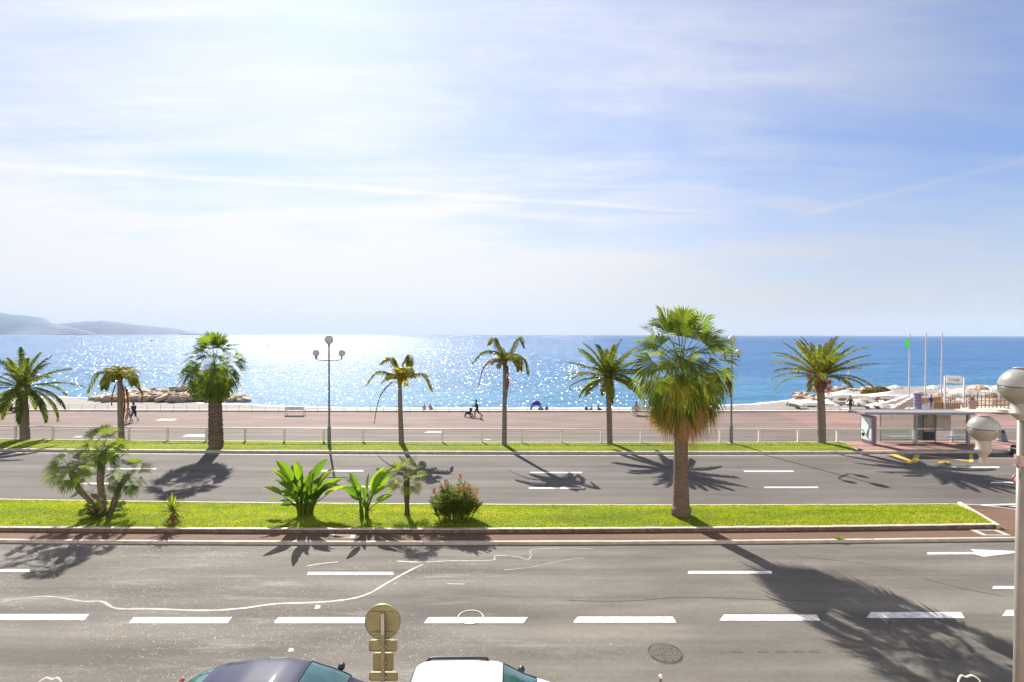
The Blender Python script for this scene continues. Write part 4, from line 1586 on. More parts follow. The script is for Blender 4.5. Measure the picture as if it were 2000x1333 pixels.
big_head(Vector((hd.x - b_.x, 0, ph)), 0.272, root)
s1 = P(1921, 837, YD) - b_
big_head(s1, 0.19, root)
arm_z = P(1990, 900, YD).z - b_.z
mb = MB()
mb.box(((s1.x - 0.03 + (hd.x - b_.x)) / 2, 0, arm_z), (hd.x - b_.x - s1.x + 0.06, 0.05, 0.075))
mb.tube([(s1.x, 0, arm_z - 0.02), (s1.x, 0, s1.z - 0.19 - 0.26)], 0.035, 10)
mb.build('arm', cream, root)
mb = MB()
mb.tube([(hd.x - b_.x - 0.004, 0, arm_z - 0.08), (hd.x - b_.x - 0.004, 0, arm_z + 0.08)], 0.074, 18)
mb.build('collar', mat('brown collar', (0.30, 0.22, 0.19), 0.5, var=0.1), root)
mb = MB()
s2 = Vector((2 * (hd.x - b_.x) - s1.x, 0, s1.z))
mb.box(((s2.x + 0.03 + (hd.x - b_.x)) / 2, 0, arm_z), (s2.x - (hd.x - b_.x) + 0.06, 0.06, 0.075))
mb.tube([(s2.x, 0, arm_z - 0.02), (s2.x, 0, s1.z - 0.19 - 0.26)], 0.035, 10)
mb.build('arm', cream, root)
big_head(s2, 0.19, root)

# ------------------------------------------------------------------ railings
x_first = G(14, 862, ZF).x
root = empty('white_railing', (x_first, K5(x_first), ZF), 'long cream pipe railing along the back of the far lawn', 'railing')
o0 = Vector(root.location)
mb = MB()
xs = xgrid(-62, 62, 62)
pts = [Vector((x, K5(x) - 0.06, ZF + 1.0)) - o0 for x in xs]
mb.tube(pts, 0.055, 8)
mb.build('top_rail', rail_white, root, smooth=True)
for h_ in (0.36, 0.68):
    mb = MB()
    mb.tube([p + Vector((0, 0, h_ - 1.0)) for p in pts], 0.008, 4)
    mb.build('wire', galv, root)
pm = MB()
pm.box((0, 0, 0.47), (0.12, 0.14, 0.94))
pm.box((0, 0, 0.93), (0.17, 0.15, 0.10))
pm.box((0, 0, 0.02), (0.16, 0.2, 0.04))
p0 = pm.build('post', rail_white, root)
step = G(92, 862, ZF).x - x_first
k = -5
first = True
while x_first + k * step < 60:
    x = x_first + k * step
    if abs(x - 26.9) > 0.8:
        o_ = p0 if first else p0.copy()
        if not first:
            C.objects.link(o_)
            o_.parent = root
        first = False
        o_.location = Vector((x, K5(x) - 0.06, ZF)) - o0
    k += 1

root = empty('seaside_railing', (0, K7(0) + 0.18, ZF + 0.12), 'low thin railing on the pale coping above the beach', 'railing')
o0 = Vector(root.location)
xs = xgrid(-70, 30, 50)
for h_ in (0.52, 0.28):
    mb = MB()
    mb.tube([Vector((x, K7(x) + 0.18, ZF + 0.12 + h_)) - o0 for x in xs], 0.014, 5)
    mb.build('rail', rail_white, root)
pm = MB()
pm.box((0, 0, 0.27), (0.04, 0.05, 0.54))
p0 = pm.build('post', rail_white, root)
first = True
for i in range(70):
    x = -66 + i * 1.38
    o_ = p0 if first else p0.copy()
    if not first:
        C.objects.link(o_)
        o_.parent = root
    first = False
    o_.location = Vector((x, K7(x) + 0.18, ZF + 0.12)) - o0

# ------------------------------------------------------------------ benches


def bench(px, py, label, rz=0.0):
    b_ = G(px, py, ZF)
    root = empty('promenade_bench', b_, label, 'bench', 'benches facing the sea', rz)
    for x in (-0.9, 0.9):
        mb = MB()
        mb.bar((x, -0.3, 0), (x, -0.22, 0.85), 0.05)
        mb.bar((x, 0.22, 0), (x, 0.2, 0.62), 0.05)
        mb.bar((x, -0.25, 0.42), (x, 0.22, 0.42), 0.05)
        mb.bar((x, -0.25, 0.64), (x, 0.24, 0.62), 0.05)
        mb.build('side_frame', rail_white, root)
    mb = MB()
    for i in range(4):
        mb.box((0, -0.22 + i * 0.13, 0.455), (1.84, 0.10, 0.03))
    mb.build('seat', mat('bench slats', (0.50, 0.45, 0.40), 0.7, var=0.1), root)
    mb = MB()
    for i in range(3):
        mb.box((0, -0.29 + i * 0.02, 0.56 + i * 0.13), (1.84, 0.03, 0.10))
    mb.build('backrest', mat('bench slats', (0.5, 0.45, 0.4)), root)
    return root


bench(577, 811, 'pale slatted bench left of the three globed lamp')
bench(1250, 811, 'pale slatted bench partly behind the big fan palm leaves')

# ------------------------------------------------------------------ bus shelter
Yb, Yf = 39.1, 37.9


def X(px, Y):
    return (px - 1000) / 1000 * Y


root = empty('bus_shelter', (30.3, 38.5, ZF), 'grey glass bus shelter with a flat roof and an advert panel on its left', 'bus shelter')
o0 = Vector(root.location)
metal = mat('shelter metal', (0.30, 0.27, 0.29), 0.45, 0.3, var=0.08)
glass = bpy.data.materials.new('shelter glass')
glass.use_nodes = True
q = NG(glass.node_tree)
tb = q.n('ShaderNodeBsdfTransparent')
tb.inputs[0].default_value = (0.86, 0.93, 0.90, 1)
gb = q.n('ShaderNodeBsdfGlossy')
gb.inputs['Roughness'].default_value = 0.05
fr = q.n('ShaderNodeFresnel')
fr.inputs[0].default_value = 1.45
co = q.n('ShaderNodeTexCoord')
dirt = q.mapr(q.noise(co.outputs['Object'], 3.0, 4), 0.3, 0.8, 0.02, 0.10)
mx = q.n('ShaderNodeMixShader')
q.l(q.math('MAXIMUM', q.math('MULTIPLY', fr.outputs[0], 0.6), dirt), mx.inputs[0])
q.l(tb.outputs[0], mx.inputs[1])
q.l(gb.outputs[0], mx.inputs[2])
q.l(mx.outputs[0], glass.node_tree.nodes['Material Output'].inputs[0])


def lb(name, a, b, m_, par=root):
    a, b = Vector(a) - o0, Vector(b) - o0
    mb = MB()
    mb.box((a + b) / 2, (abs(b.x - a.x), abs(b.y - a.y), abs(b.z - a.z)))
    return mb.build(name, m_, par)


zr = 2.55
xl, xr = X(1684, Yf), X(1897, Yf)
mb = MB()
for (a, b, z0, z1) in ((37.55, 39.25, zr, zr + 0.06),):
    mb.box(Vector(((xl + xr) / 2, (a + b) / 2, (z0 + z1) / 2)) - o0, (xr - xl, b - a, z1 - z0))
mb.box(Vector(((xl + xr) / 2, 37.53, zr + 0.01)) - o0, (xr - xl + 0.02, 0.05, 0.17))
mb.box(Vector(((xl + xr) / 2, 39.27, zr + 0.01)) - o0, (xr - xl + 0.02, 0.05, 0.17))
mb.build('roof', mat('shelter roof', (0.27, 0.25, 0.265), 0.5, 0.2, var=0.1), root)
for px_ in (1790.5, 1893):
    x = X(px_, Yf)
    lb('post', (x - 0.09, Yf - 0.09, ZF), (x + 0.09, Yf + 0.09, zr - 0.1), metal)
for px_ in (1721, 1790, 1829, 1893):
    x = X(px_, Yb)
    lb('back_post', (x - 0.04, Yb - 0.04, ZF), (x + 0.04, Yb + 0.04, zr - 0.1), metal)
for (a, b) in ((1722.5, 1788), (1858, 1891)):
    lb('glass_panel', (X(a, Yb), Yb - 0.008, ZF + 0.16), (X(b, Yb), Yb + 0.008, zr - 0.18), glass)
for z_ in (ZF + 0.13,):
    lb('bottom_rail', (X(1721, Yb), Yb - 0.03, z_ - 0.03), (X(1893, Yb), Yb + 0.03, z_ + 0.03), metal)
ps = lb('route_poster_case', (X(1802, Yb), Yb - 0.10, ZF + 0.10), (X(1827, Yb), Yb + 0.05, zr - 0.25), mat('case green black', (0.035, 0.05, 0.04), 0.4, var=0.2))
for (z0, z1, c_, nm) in ((0.3, 0.75, (0.03, 0.035, 0.05), 'poster_dark_band'), (0.78, 1.15, (0.38, 0.22, 0.22), 'poster_pink_band'), (1.18, 2.2, (0.22, 0.22, 0.15), 'poster_upper')):
    lb(nm, (X(1804, Yb), Yb - 0.107, ZF + z0), (X(1824.5, Yb), Yb - 0.102, ZF + z1), mat('poster ' + nm, c_, 0.25, var=0.5, scale=2.2), ps)
lb('side_glass', (X(1794, Yb), Yb - 0.01, ZF + 0.16), (X(1801, Yb), Yb + 0.01, zr - 0.18), mat('green glass', (0.15, 0.20, 0.17), 0.1, var=0.1))
fr_ = lb('timetable_frame', (X(1829.5, Yb), Yb - 0.07, ZF + 0.85), (X(1857.5, Yb), Yb - 0.03, ZF + 2.05), metal)
lb('timetable', (X(1831, Yb), Yb - 0.078, ZF + 0.9), (X(1856, Yb), Yb - 0.072, ZF + 2.0), mat('timetable paper', (0.40, 0.35, 0.28), 0.4, var=0.2, scale=1.5), fr_)
for (a, b) in ((1738, 1794), (1851, 1894)):
    s_ = lb('bench_seat', (X(a, 38.6), 38.4, ZF + 0.46), (X(b, 38.6), 38.8, ZF + 0.51), mat('bluish seat', (0.40, 0.42, 0.50), 0.4, 0.3, var=0.1))
    lb('bench_rail', (X(a, 38.6) + 0.3, 38.55, ZF + 0.22), (X(b, 38.6) - 0.1, 38.62, ZF + 0.28), metal, s_)
xa = X(1685, 38.9)
ad = lb('advert_panel', (xa, 37.75, ZF + 0.12), (xa + 0.30, 39.05, ZF + 2.12), mat('advert case', (0.20, 0.15, 0.19), 0.4, 0.2, var=0.1))
lb('advert_poster', (xa - 0.008, 37.85, ZF + 0.28), (xa - 0.004, 38.95, ZF + 1.98), mat('advert poster', (0.55, 0.66, 0.64), 0.25, var=0.12, scale=1.5), ad)
lb('advert_leg', (xa + 0.05, 37.85, ZF), (xa + 0.25, 38.95, ZF + 0.12), metal, ad)
mb = MB()
random.seed(3)
px0 = xa - 0.012 - o0.x
mb.tube([Vector((px0, 38.10 - o0.y, 1.25)), Vector((px0, 38.2 - o0.y, 1.0)), Vector((px0, 38.28 - o0.y, 0.7)), Vector((px0, 38.18 - o0.y, 0.45))], [0.02, 0.05, 0.06, 0.02], 6)
mb.tube([Vector((px0, 38.05 - o0.y, 1.35)), Vector((px0, 38.12 - o0.y, 1.22))], [0.05, 0.03], 6)
mb.build('printed_figure', mat('grey print', (0.22, 0.24, 0.27), 0.3, var=0.2), ad)
mb = MB()
mb.box((px0 + 0.006, 38.72 - o0.y, 0.62), (0.004, 0.28, 0.24))
mb.build('printed_patch', mat('yellow print', (0.62, 0.56, 0.12), 0.3, var=0.2), ad)

# litter bin, guessed dark bollard, small road sign right of the shelter
b_ = G(1957, 862, ZF)
root = empty('litter_bin', b_, 'small grey green litter bin with a black lid right of the bus shelter', 'litter bin')
mb = MB()
mb.lathe([(0.34, 0.02), (0.34, 0.1), (0.30, 0.15), (0.21, 0.62), (0.20, 0.66)], n=10)
mb.build('body', mat('bin paint', (0.12, 0.16, 0.17), 0.5, var=0.1), root)
mb = MB()
mb.lathe([(0.21, 0.665), (0.17, 0.75), (0.16, 0.84), (0.05, 0.86)], n=12)
mb.build('lid', darkm, root)
b_ = G(1980, 888, 0.005)  # dark thing of unknown kind; the banded post form is a guess
root = empty('dark_kerb_shape', b_, 'unidentified stubby dark bollard beside the near lamp pole beyond the far kerb', 'shape')
mb = MB()
mb.lathe([(0.24, 0), (0.24, 0.1), (0.19, 0.16), (0.18, 0.55), (0.13, 0.66), (0.04, 0.70)], n=16)
mb.build('body', darkm, root, smooth=True)
mb = MB()
mb.lathe([(0.187, 0.42), (0.187, 0.50)], n=16)
mb.build('band', white, root)

b_ = Vector((23.24, 23.5, ZM))
root = empty('round_road_sign', b_, 'small round red rimmed road sign half hidden behind the near cream lamp pole', 'road sign')
mb = MB()
mb.tube([(0.06, 0.03, 0), (0.06, 0.03, 2.0)], 0.03, 8)
mb.build('post', galv, root)
M_ = Matrix.Rotation(R(90), 3, 'X')
zc_ = P(1991, 936, 23.5).z - ZM
mb = MB()
mb.lathe([(0.235, -0.012), (0.235, 0.012)], (0.02, -0.02, zc_), 28, M_)
pl_ = mb.build('plate', mat('sign red', (0.55, 0.03, 0.04), 0.4, var=0.05), root)
mb = MB()
mb.lathe([(0.165, -0.005), (0.165, 0.005)], (0.02, -0.038, zc_), 28, M_)
mb.build('white_centre', white, pl_)
mb = MB()
mb.bar((0.06, -0.048, zc_ - 0.10), (0.06, -0.048, zc_ + 0.05), 0.03, 0.006)
mb.bar((0.07, -0.048, zc_ + 0.05), (-0.05, -0.048, zc_ + 0.05), 0.03, 0.006)
mb.bar((-0.09, -0.052, zc_ - 0.09), (0.13, -0.052, zc_ + 0.10), 0.006, 0.03)
mb.build('turn_symbol', darkm, pl_)

# ------------------------------------------------------------------ the near sign seen from behind
YS = 8.7
c_ = P(746, 1218, YS)
base = Vector((P(748, 1333, YS).x, YS, 0.13))
root = empty('parking_sign', base, 'round road sign seen from behind with small plates below between the two cars', 'road sign')
olive = mat('sign back', (0.19, 0.185, 0.085), 0.55, 0.1, var=0.2, scale=2.5)
S_ = YS / 1000
M_ = Matrix.Rotation(R(90), 3, 'X')
mb = MB()
mb.tube([(0, 0, 0), (0.0, 0, c_.z - 0.13 + 0.17)], 0.036, 12)
mb.build('pole', mat('sign pole', (0.2, 0.2, 0.12), 0.5, 0.3, var=0.15), root)
mb = MB()
cz = c_.z - 0.13
r_ = 35.3 * S_
mb.lathe([(r_ * 0.97, -0.012), (r_, -0.018), (r_, 0.018), (r_ * 0.985, 0.018), (r_ * 0.975, 0.004)], (c_.x - base.x, 0.055, cz), 56, M_)
dsk = mb.build('round_plate', olive, root)
for dz in (0.165, -0.185):
    mb = MB()
    mb.box((c_.x - base.x, 0.038, cz + dz), (0.38, 0.02, 0.028))
    mb.build('stiffener', olive, dsk)
mb = MB()
mb.box((0, -0.02, cz + 0.0), (0.05, 0.03, 0.36))
mb.build('bracket', galv, dsk)


def rplate(x0, y0, x1, y1, off):
    a, b = P(x0, y1, YS) - base, P(x1, y0, YS) - base
    rr_ = 0.035
    cxx, czz, hw, hh_ = (a.x + b.x) / 2, (a.z + b.z) / 2, abs(b.x - a.x) / 2, abs(b.z - a.z) / 2
    loop = []
    for (sx_, sz_, a0) in ((1, 1, 0), (-1, 1, 90), (-1, -1, 180), (1, -1, 270)):
        for j in range(5):
            th = R(a0 + j * 22.5)
            loop.append((cxx + sx_ * (hw - rr_) + rr_ * math.cos(th), czz + sz_ * (hh_ - rr_) + rr_ * math.sin(th)))
    n_ = len(loop)
    mb = MB()
    vs = [(x, off - 0.008, z) for x, z in loop] + [(x, off + 0.008, z) for x, z in loop]
    mb.add(vs, [tuple(range(n_)), tuple(range(2 * n_ - 1, n_ - 1, -1))] + [(i, i + n_, (i + 1) % n_ + n_, (i + 1) % n_) for i in range(n_)])
    # raised rim
    for i in range(n_):
        (xa_, za_), (xb_, zb_) = loop[i], loop[(i + 1) % n_]
        mb.bar((xa_, off - 0.014, za_), (xb_, off - 0.014, zb_), 0.014, 0.012)
    o_ = mb.build('rectangular_plate', olive, root)
    mb = MB()
    mb.box((0, off - 0.025, czz), (0.11, 0.03, 0.03))
    mb.build('clamp', galv, o_)


rplate(720, 1254, 774, 1275, 0.055)
rplate(728, 1279, 767, 1313, 0.055)
rplate(720, 1317, 776, 1333, 0.055)
rplate(722, 1338, 774, 1362, 0.055)

# ------------------------------------------------------------------ cars


def lerp_tab(tab, x):
    xs_ = [a for a, _ in tab]
    return float(np.interp(x, xs_, [b for _, b in tab]))


def smooth_tab(tab, xs_, k=2):
    y = np.array([lerp_tab(tab, x) for x in xs_])
    for _ in range(k):
        y[1:-1] = (y[:-2] + 2 * y[1:-1] + y[2:]) / 4
    return y


def car(name, loc, label, L, W, tops, belts, widths, roofw, ws, rw, sides, paint, wheels, rails=False, glassm=None, group=None, rot=0.0):
    """x forward; tops / belts / widths / roofw are (x, value) tables from tail to nose"""
    root = empty(name, loc, label, 'car', group, rot)
    N = 72
    xs_ = [-L / 2 + L * i / N for i in range(N + 1)]
    T_, B_, W_, RW = smooth_tab(tops, xs_, 3), smooth_tab(belts, xs_, 3), smooth_tab(widths, xs_, 3), smooth_tab(roofw, xs_, 3)
    rows_half = []
    for i, x in enumerate(xs_):
        w, hb, ht, wt = W_[i], B_[i], max(T_[i], B_[i] + 0.015), RW[i]
        sec = [(w * 0.86, 0.20), (w * 0.97, 0.32), (w * 1.0, 0.52), (w * 0.995, 0.72), (w * 0.97, hb)]
        edge = ht - 0.07 * min(1, (ht - hb) / 0.25)
        for j in (1, 2, 3):
            t = j / 3
            sec.append((w * 0.955 + (wt - w * 0.955) * t ** 1.15, hb + 0.012 + (edge - hb - 0.012) * t))
        for j in (1, 2, 3, 4, 5, 6):
            t = j / 6
            sec.append((wt * math.cos(t * PI / 2) ** 0.75 if t < 1 else 0.0, edge + (ht - edge) * math.sin(t * PI / 2)))
        rows_half.append(sec)
    H_ = len(rows_half[0])
    verts = []
    for i, x in enumerate(xs_):
        sec = rows_half[i]
        full = [(-y, z) for y, z in sec] + [(y, z) for y, z in reversed(sec[:-1])]
        verts.append([Vector((x, y, z)) for y, z in full])
    M_ = len(verts[0])
    parts = {}

    def put(key, quad):
        parts.setdefault(key, MB()).add(quad, [(0, 1, 2, 3)])
    for i in range(N):
        xm = (xs_[i] + xs_[i + 1]) / 2
        for j in range(M_ - 1):
            jj = j if j < H_ - 1 else (M_ - 2 - j)
            quad = [verts[i][j], verts[i + 1][j], verts[i + 1][j + 1], verts[i][j + 1]]
            key = 'body'
            if ws[0] < xm < ws[1] and jj >= 7:
                key = 'windscreen'
            elif rw[0] < xm < rw[1] and jj >= 7:
                key = 'rear_window'
            elif 5 <= jj <= 6:
                for si, (a, b) in enumerate(sides):
                    if a < xm < b:
                        key = ('side_window', si, j < H_ - 1)
            put(key, quad)
    for e in (0, N):
        ring = verts[e]
        parts['body'].add(ring, [tuple(range(M_)) if e else tuple(range(M_ - 1, -1, -1))])
    for key, mb in parts.items():
        nm = key if isinstance(key, str) else key[0]
        o_ = mb.build(nm, paint if nm == 'body' else glassm, root)
        # weld and shade smooth
        bm = bmesh.new()
        bm.from_mesh(o_.data)
        bmesh.ops.remove_doubles(bm, verts=bm.verts, dist=0.0008)
        bmesh.ops.recalc_face_normals(bm, faces=bm.faces)
        bm.to_mesh(o_.data)
        bm.free()
        o_.data.polygons.foreach_set('use_smooth', [True] * len(o_.data.polygons))
    # rubber edges round the windscreen and along the belt line
    mb = MB()
    for xx in (ws[0], ws[1]):
        i = min(range(N + 1), key=lambda k: abs(xs_[k] - xx))
        mb.tube([p + Vector((0, 0, 0.004)) for p in verts[i][7:M_ - 7]], 0.011, 4)
    for sgn in (0, 1):
        idx = 7 if not sgn else M_ - 8
        pts_ = [verts[i][idx] + Vector((0, 0, 0.004)) for i in range(N + 1) if ws[0] <= xs_[i] <= ws[1]]
        mb.tube(pts_, 0.018, 4)
    mb.build('window_seal', darkm, root)
    for (wx, wr) in wheels:
        for sg in (-1, 1):
            Mx = Matrix.Rotation(R(90), 3, 'X')
            mb = MB()
            mb.lathe([(wr * 0.62, -0.1), (wr * 0.93, -0.1), (wr, -0.07), (wr, 0.07), (wr * 0.93, 0.1), (wr * 0.62, 0.1)], (wx, sg * (W / 2 - 0.09), wr), 28, Mx)
            wo = mb.build('wheel', blackrub, root)
            mb = MB()
            mb.lathe([(wr * 0.6, -0.085), (wr * 0.6, 0.085)], (wx, sg * (W / 2 - 0.075), wr), 20, Mx)
            for k in range(5):
                a = k * 2 * PI / 5
                mb.bar((wx, sg * (W / 2 + 0.012), wr), (wx + math.cos(a) * wr * 0.58, sg * (W / 2 + 0.012), wr + math.sin(a) * wr * 0.58), 0.05, 0.01)
            mb.build('rim', galv, wo)
    for sg in (-1, 1):
        mx_ = ws[1] - 0.32
        i = min(range(N + 1), key=lambda k: abs(xs_[k] - mx_))
        mb = MB()
        mb.ball((mx_, sg * (W_[i] + 0.13), B_[i] + 0.09), 0.1, 12, (0.75, 1.0, 0.75))
        mb.bar((mx_, sg * (W_[i] - 0.03), B_[i] + 0.03), (mx_, sg * (W_[i] + 0.1), B_[i] + 0.06), 0.05)
        mb.build('wing_mirror', darkm, root, smooth=True)
        mb = MB()
        mb.ball((L / 2 - 0.18, sg * (W_[N - 4] * 0.72), 0.62), 0.13, 14, (1.2, 1.1, 0.8))
        mb.build('headlight', mat('headlight lens', (0.6, 0.62, 0.65), 0.1, var=0.05, coat=1.0), root, smooth=True)
        mb = MB()
        mb.ball((-L / 2 + 0.1, sg * (W_[3] * 0.84), 0.82), 0.12, 12, (0.7, 0.7, 1.5))
        mb.build('tail_light', mat('tail lens', (0.35, 0.02, 0.03), 0.2, var=0.05, coat=1.0), root, smooth=True)
    if rails:
        for sg in (-1, 1):
            mb = MB()
            pts_ = []
            for i in range(N + 1):
                if rails[0] < xs_[i] < rails[1]:
                    pts_.append(Vector((xs_[i], sg * (RW[i] - 0.02), T_[i] - 0.015)))
            pts_[0].z -= 0.05
            pts_[-1].z -= 0.05
            mb.tube(pts_, 0.028, 8)
            mb.build('roof_rail', darkm, root, smooth=True)
    return root, xs_, T_, B_, W_


def paintmat(name, col, metal, rough):
    m_ = mat(name, col, rough, metal, var=0.02, scale=2, coat=1.0)
    m_.node_tree.nodes['Principled BSDF'].inputs['Specular IOR Level'].default_value = 0.05
    m_.node_tree.nodes['Principled BSDF'].inputs['Coat Roughness'].default_value = 0.03
    return m_


cglass = mat('car glass', (0.035, 0.10, 0.105), 0.04, 0.0, var=0.35, scale=1.3, coat=1.0)
car('parked_car', (-4.85, 10.05, 0.0), 'dark violet blue parked car with a rounded roof flashing in the sun', 4.2, 1.78,
    [(-2.1, 0.80), (-1.9, 1.08), (-1.5, 1.27), (-1.0, 1.41), (-0.4, 1.485), (0.2, 1.49), (0.62, 1.42), (1.05, 1.23), (1.43, 1.02), (1.75, 0.93), (2.0, 0.78), (2.1, 0.62)],
    [(-2.1, 0.70), (-1.8, 0.90), (-1, 0.96), (0.8, 0.93), (1.3, 0.90), (1.9, 0.78), (2.1, 0.60)],
    [(-2.1, 0.62), (-1.9, 0.78), (-1.3, 0.88), (0, 0.89), (1.2, 0.88), (1.8, 0.80), (2.1, 0.58)],
    [(-2.1, 0.5), (-1.5, 0.58), (-0.8, 0.60), (0.2, 0.62), (0.8, 0.64), (1.25, 0.74), (1.9, 0.62), (2.1, 0.5)],
    (0.62, 1.42), (-1.85, -1.25), ((-1.35, -0.42), (-0.34, 1.05)), paintmat('violet paint', (0.012, 0.012, 0.045), 0.0, 0.45), ((-1.3, 0.32), (1.35, 0.32)), glassm=cglass)
car('parked_car.001', (-0.42, 10.02, 0.0), 'small white hatchback parked right of the round sign', 3.5, 1.66,
    [(-1.75, 0.85), (-1.68, 1.15), (-1.5, 1.42), (-1.2, 1.50), (-0.3, 1.51), (0.15, 1.47), (0.45, 1.32), (0.95, 1.03), (1.25, 0.97), (1.55, 0.88), (1.75, 0.66)],
    [(-1.75, 0.80), (-1.5, 0.95), (0.6, 0.94), (1.0, 0.93), (1.5, 0.82), (1.75, 0.62)],
    [(-1.75, 0.66), (-1.55, 0.78), (-1.0, 0.83), (0.8, 0.83), (1.4, 0.76), (1.75, 0.52)],
    [(-1.75, 0.56), (-1.3, 0.64), (0.2, 0.64), (0.6, 0.66), (1.0, 0.72), (1.4, 0.64), (1.75, 0.46)],
    (0.22, 0.94), (-1.74, -1.52), ((-1.40, -0.62), (-0.54, 0.55)), paintmat('white car paint', (0.74, 0.74, 0.76), 0.0, 0.3), ((-1.1, 0.29), (1.12, 0.29)), rails=(-1.35, -0.02), glassm=cglass)
bpy.data.objects['parked_car'].scale = (1.04, 1.02, 1.05)
bpy.data.objects['parked_car.001'].scale = (1.03, 1.02, 1.02)
bpy.data.objects['parked_car.001']['label'] = 'small white hatchback with dark roof rails parked right of the round sign'

# small things at the very bottom of the view
b_ = Vector((X(1294, 10.6), 10.6, 0))
root = empty('marker_post', b_, 'slim brown post with a white cap at the bottom right of the white car', 'post')
mb = MB()
mb.tube([(0, 0, 0), (0, 0, 1.12)], 0.028, 10)
mb.build('shaft', mat('brown post', (0.22, 0.12, 0.08), 0.6, var=0.2), root)
mb = MB()
mb.ball((0, 0, 1.17), 0.042, 14)
mb.build('cap', white, root, smooth=True)
for (px, py, w, lab) in ((96, 1327, 0.52, 'white tubular loop of an unidentified object peeping in at the bottom left corner'), (1893, 1322, 0.46, 'white tubular loop of an unidentified object at the bottom edge near the cream lamp pole')):
    t_ = P(px, py, 10.4)
    root = empty('tubular_loop', (t_.x, 10.4, 0), lab, 'white loop')  # guessed form for a white loop of unknown kind
    h_ = t_.z
    mb = MB()
    pts = [(-w / 2, 0.0, 0), (-w / 2, 0.0, h_ * 0.6), (-w / 2, 0, h_ - 0.14), (-w / 4, 0.06, h_ - 0.02), (0.0, 0.07, h_ - 0.05), (w / 4, 0.05, h_ - 0.01), (w / 2, 0, h_ - 0.12), (w / 2, 0, h_ * 0.6), (w / 2, 0, 0)]
    mb.tube(resample(pts, 48), 0.016, 8)
    mb.build('loop', rail_white, root, smooth=True)
    mb = MB()
    mb.tube([(-w / 2, 0, h_ - 0.16), (-w / 8, -0.1, h_ - 0.26), (w / 2, 0, h_ - 0.14)], 0.016, 8)
    mb.build('cross_bar', rail_white, root)

# ------------------------------------------------------------------ people


def remeshed(name, caps, m_, par, voxel=0.014, balls=()):
    mb = MB()
    for a, b, ra, rb in caps:
        mb.capsule(a, b, ra, rb, 10)
    for c, r_, sc in balls:
        mb.ball(c, r_, 14, sc)
    o_ = mb.build(name, None, par)
    md = o_.modifiers.new('r', 'REMESH')
    md.mode = 'VOXEL'
    md.voxel_size = voxel
    md.use_smooth_shade = True
    dg = bpy.context.evaluated_depsgraph_get()
    dg.update()
    me = bpy.data.meshes.new_from_object(o_.evaluated_get(dg))
    o_.modifiers.clear()
    old = o_.data
    o_.data = me
    bpy.data.meshes.remove(old)
    me.name = name
    me.materials.clear()
    me.materials.append(m_)
    me.polygons.foreach_set('use_smooth', [True] * len(me.polygons))
    return o_


def cloth(col):
    nm = 'cloth %.2f %.2f %.2f' % col
    return mat(nm, col, 0.85, var=0.15, scale=9)


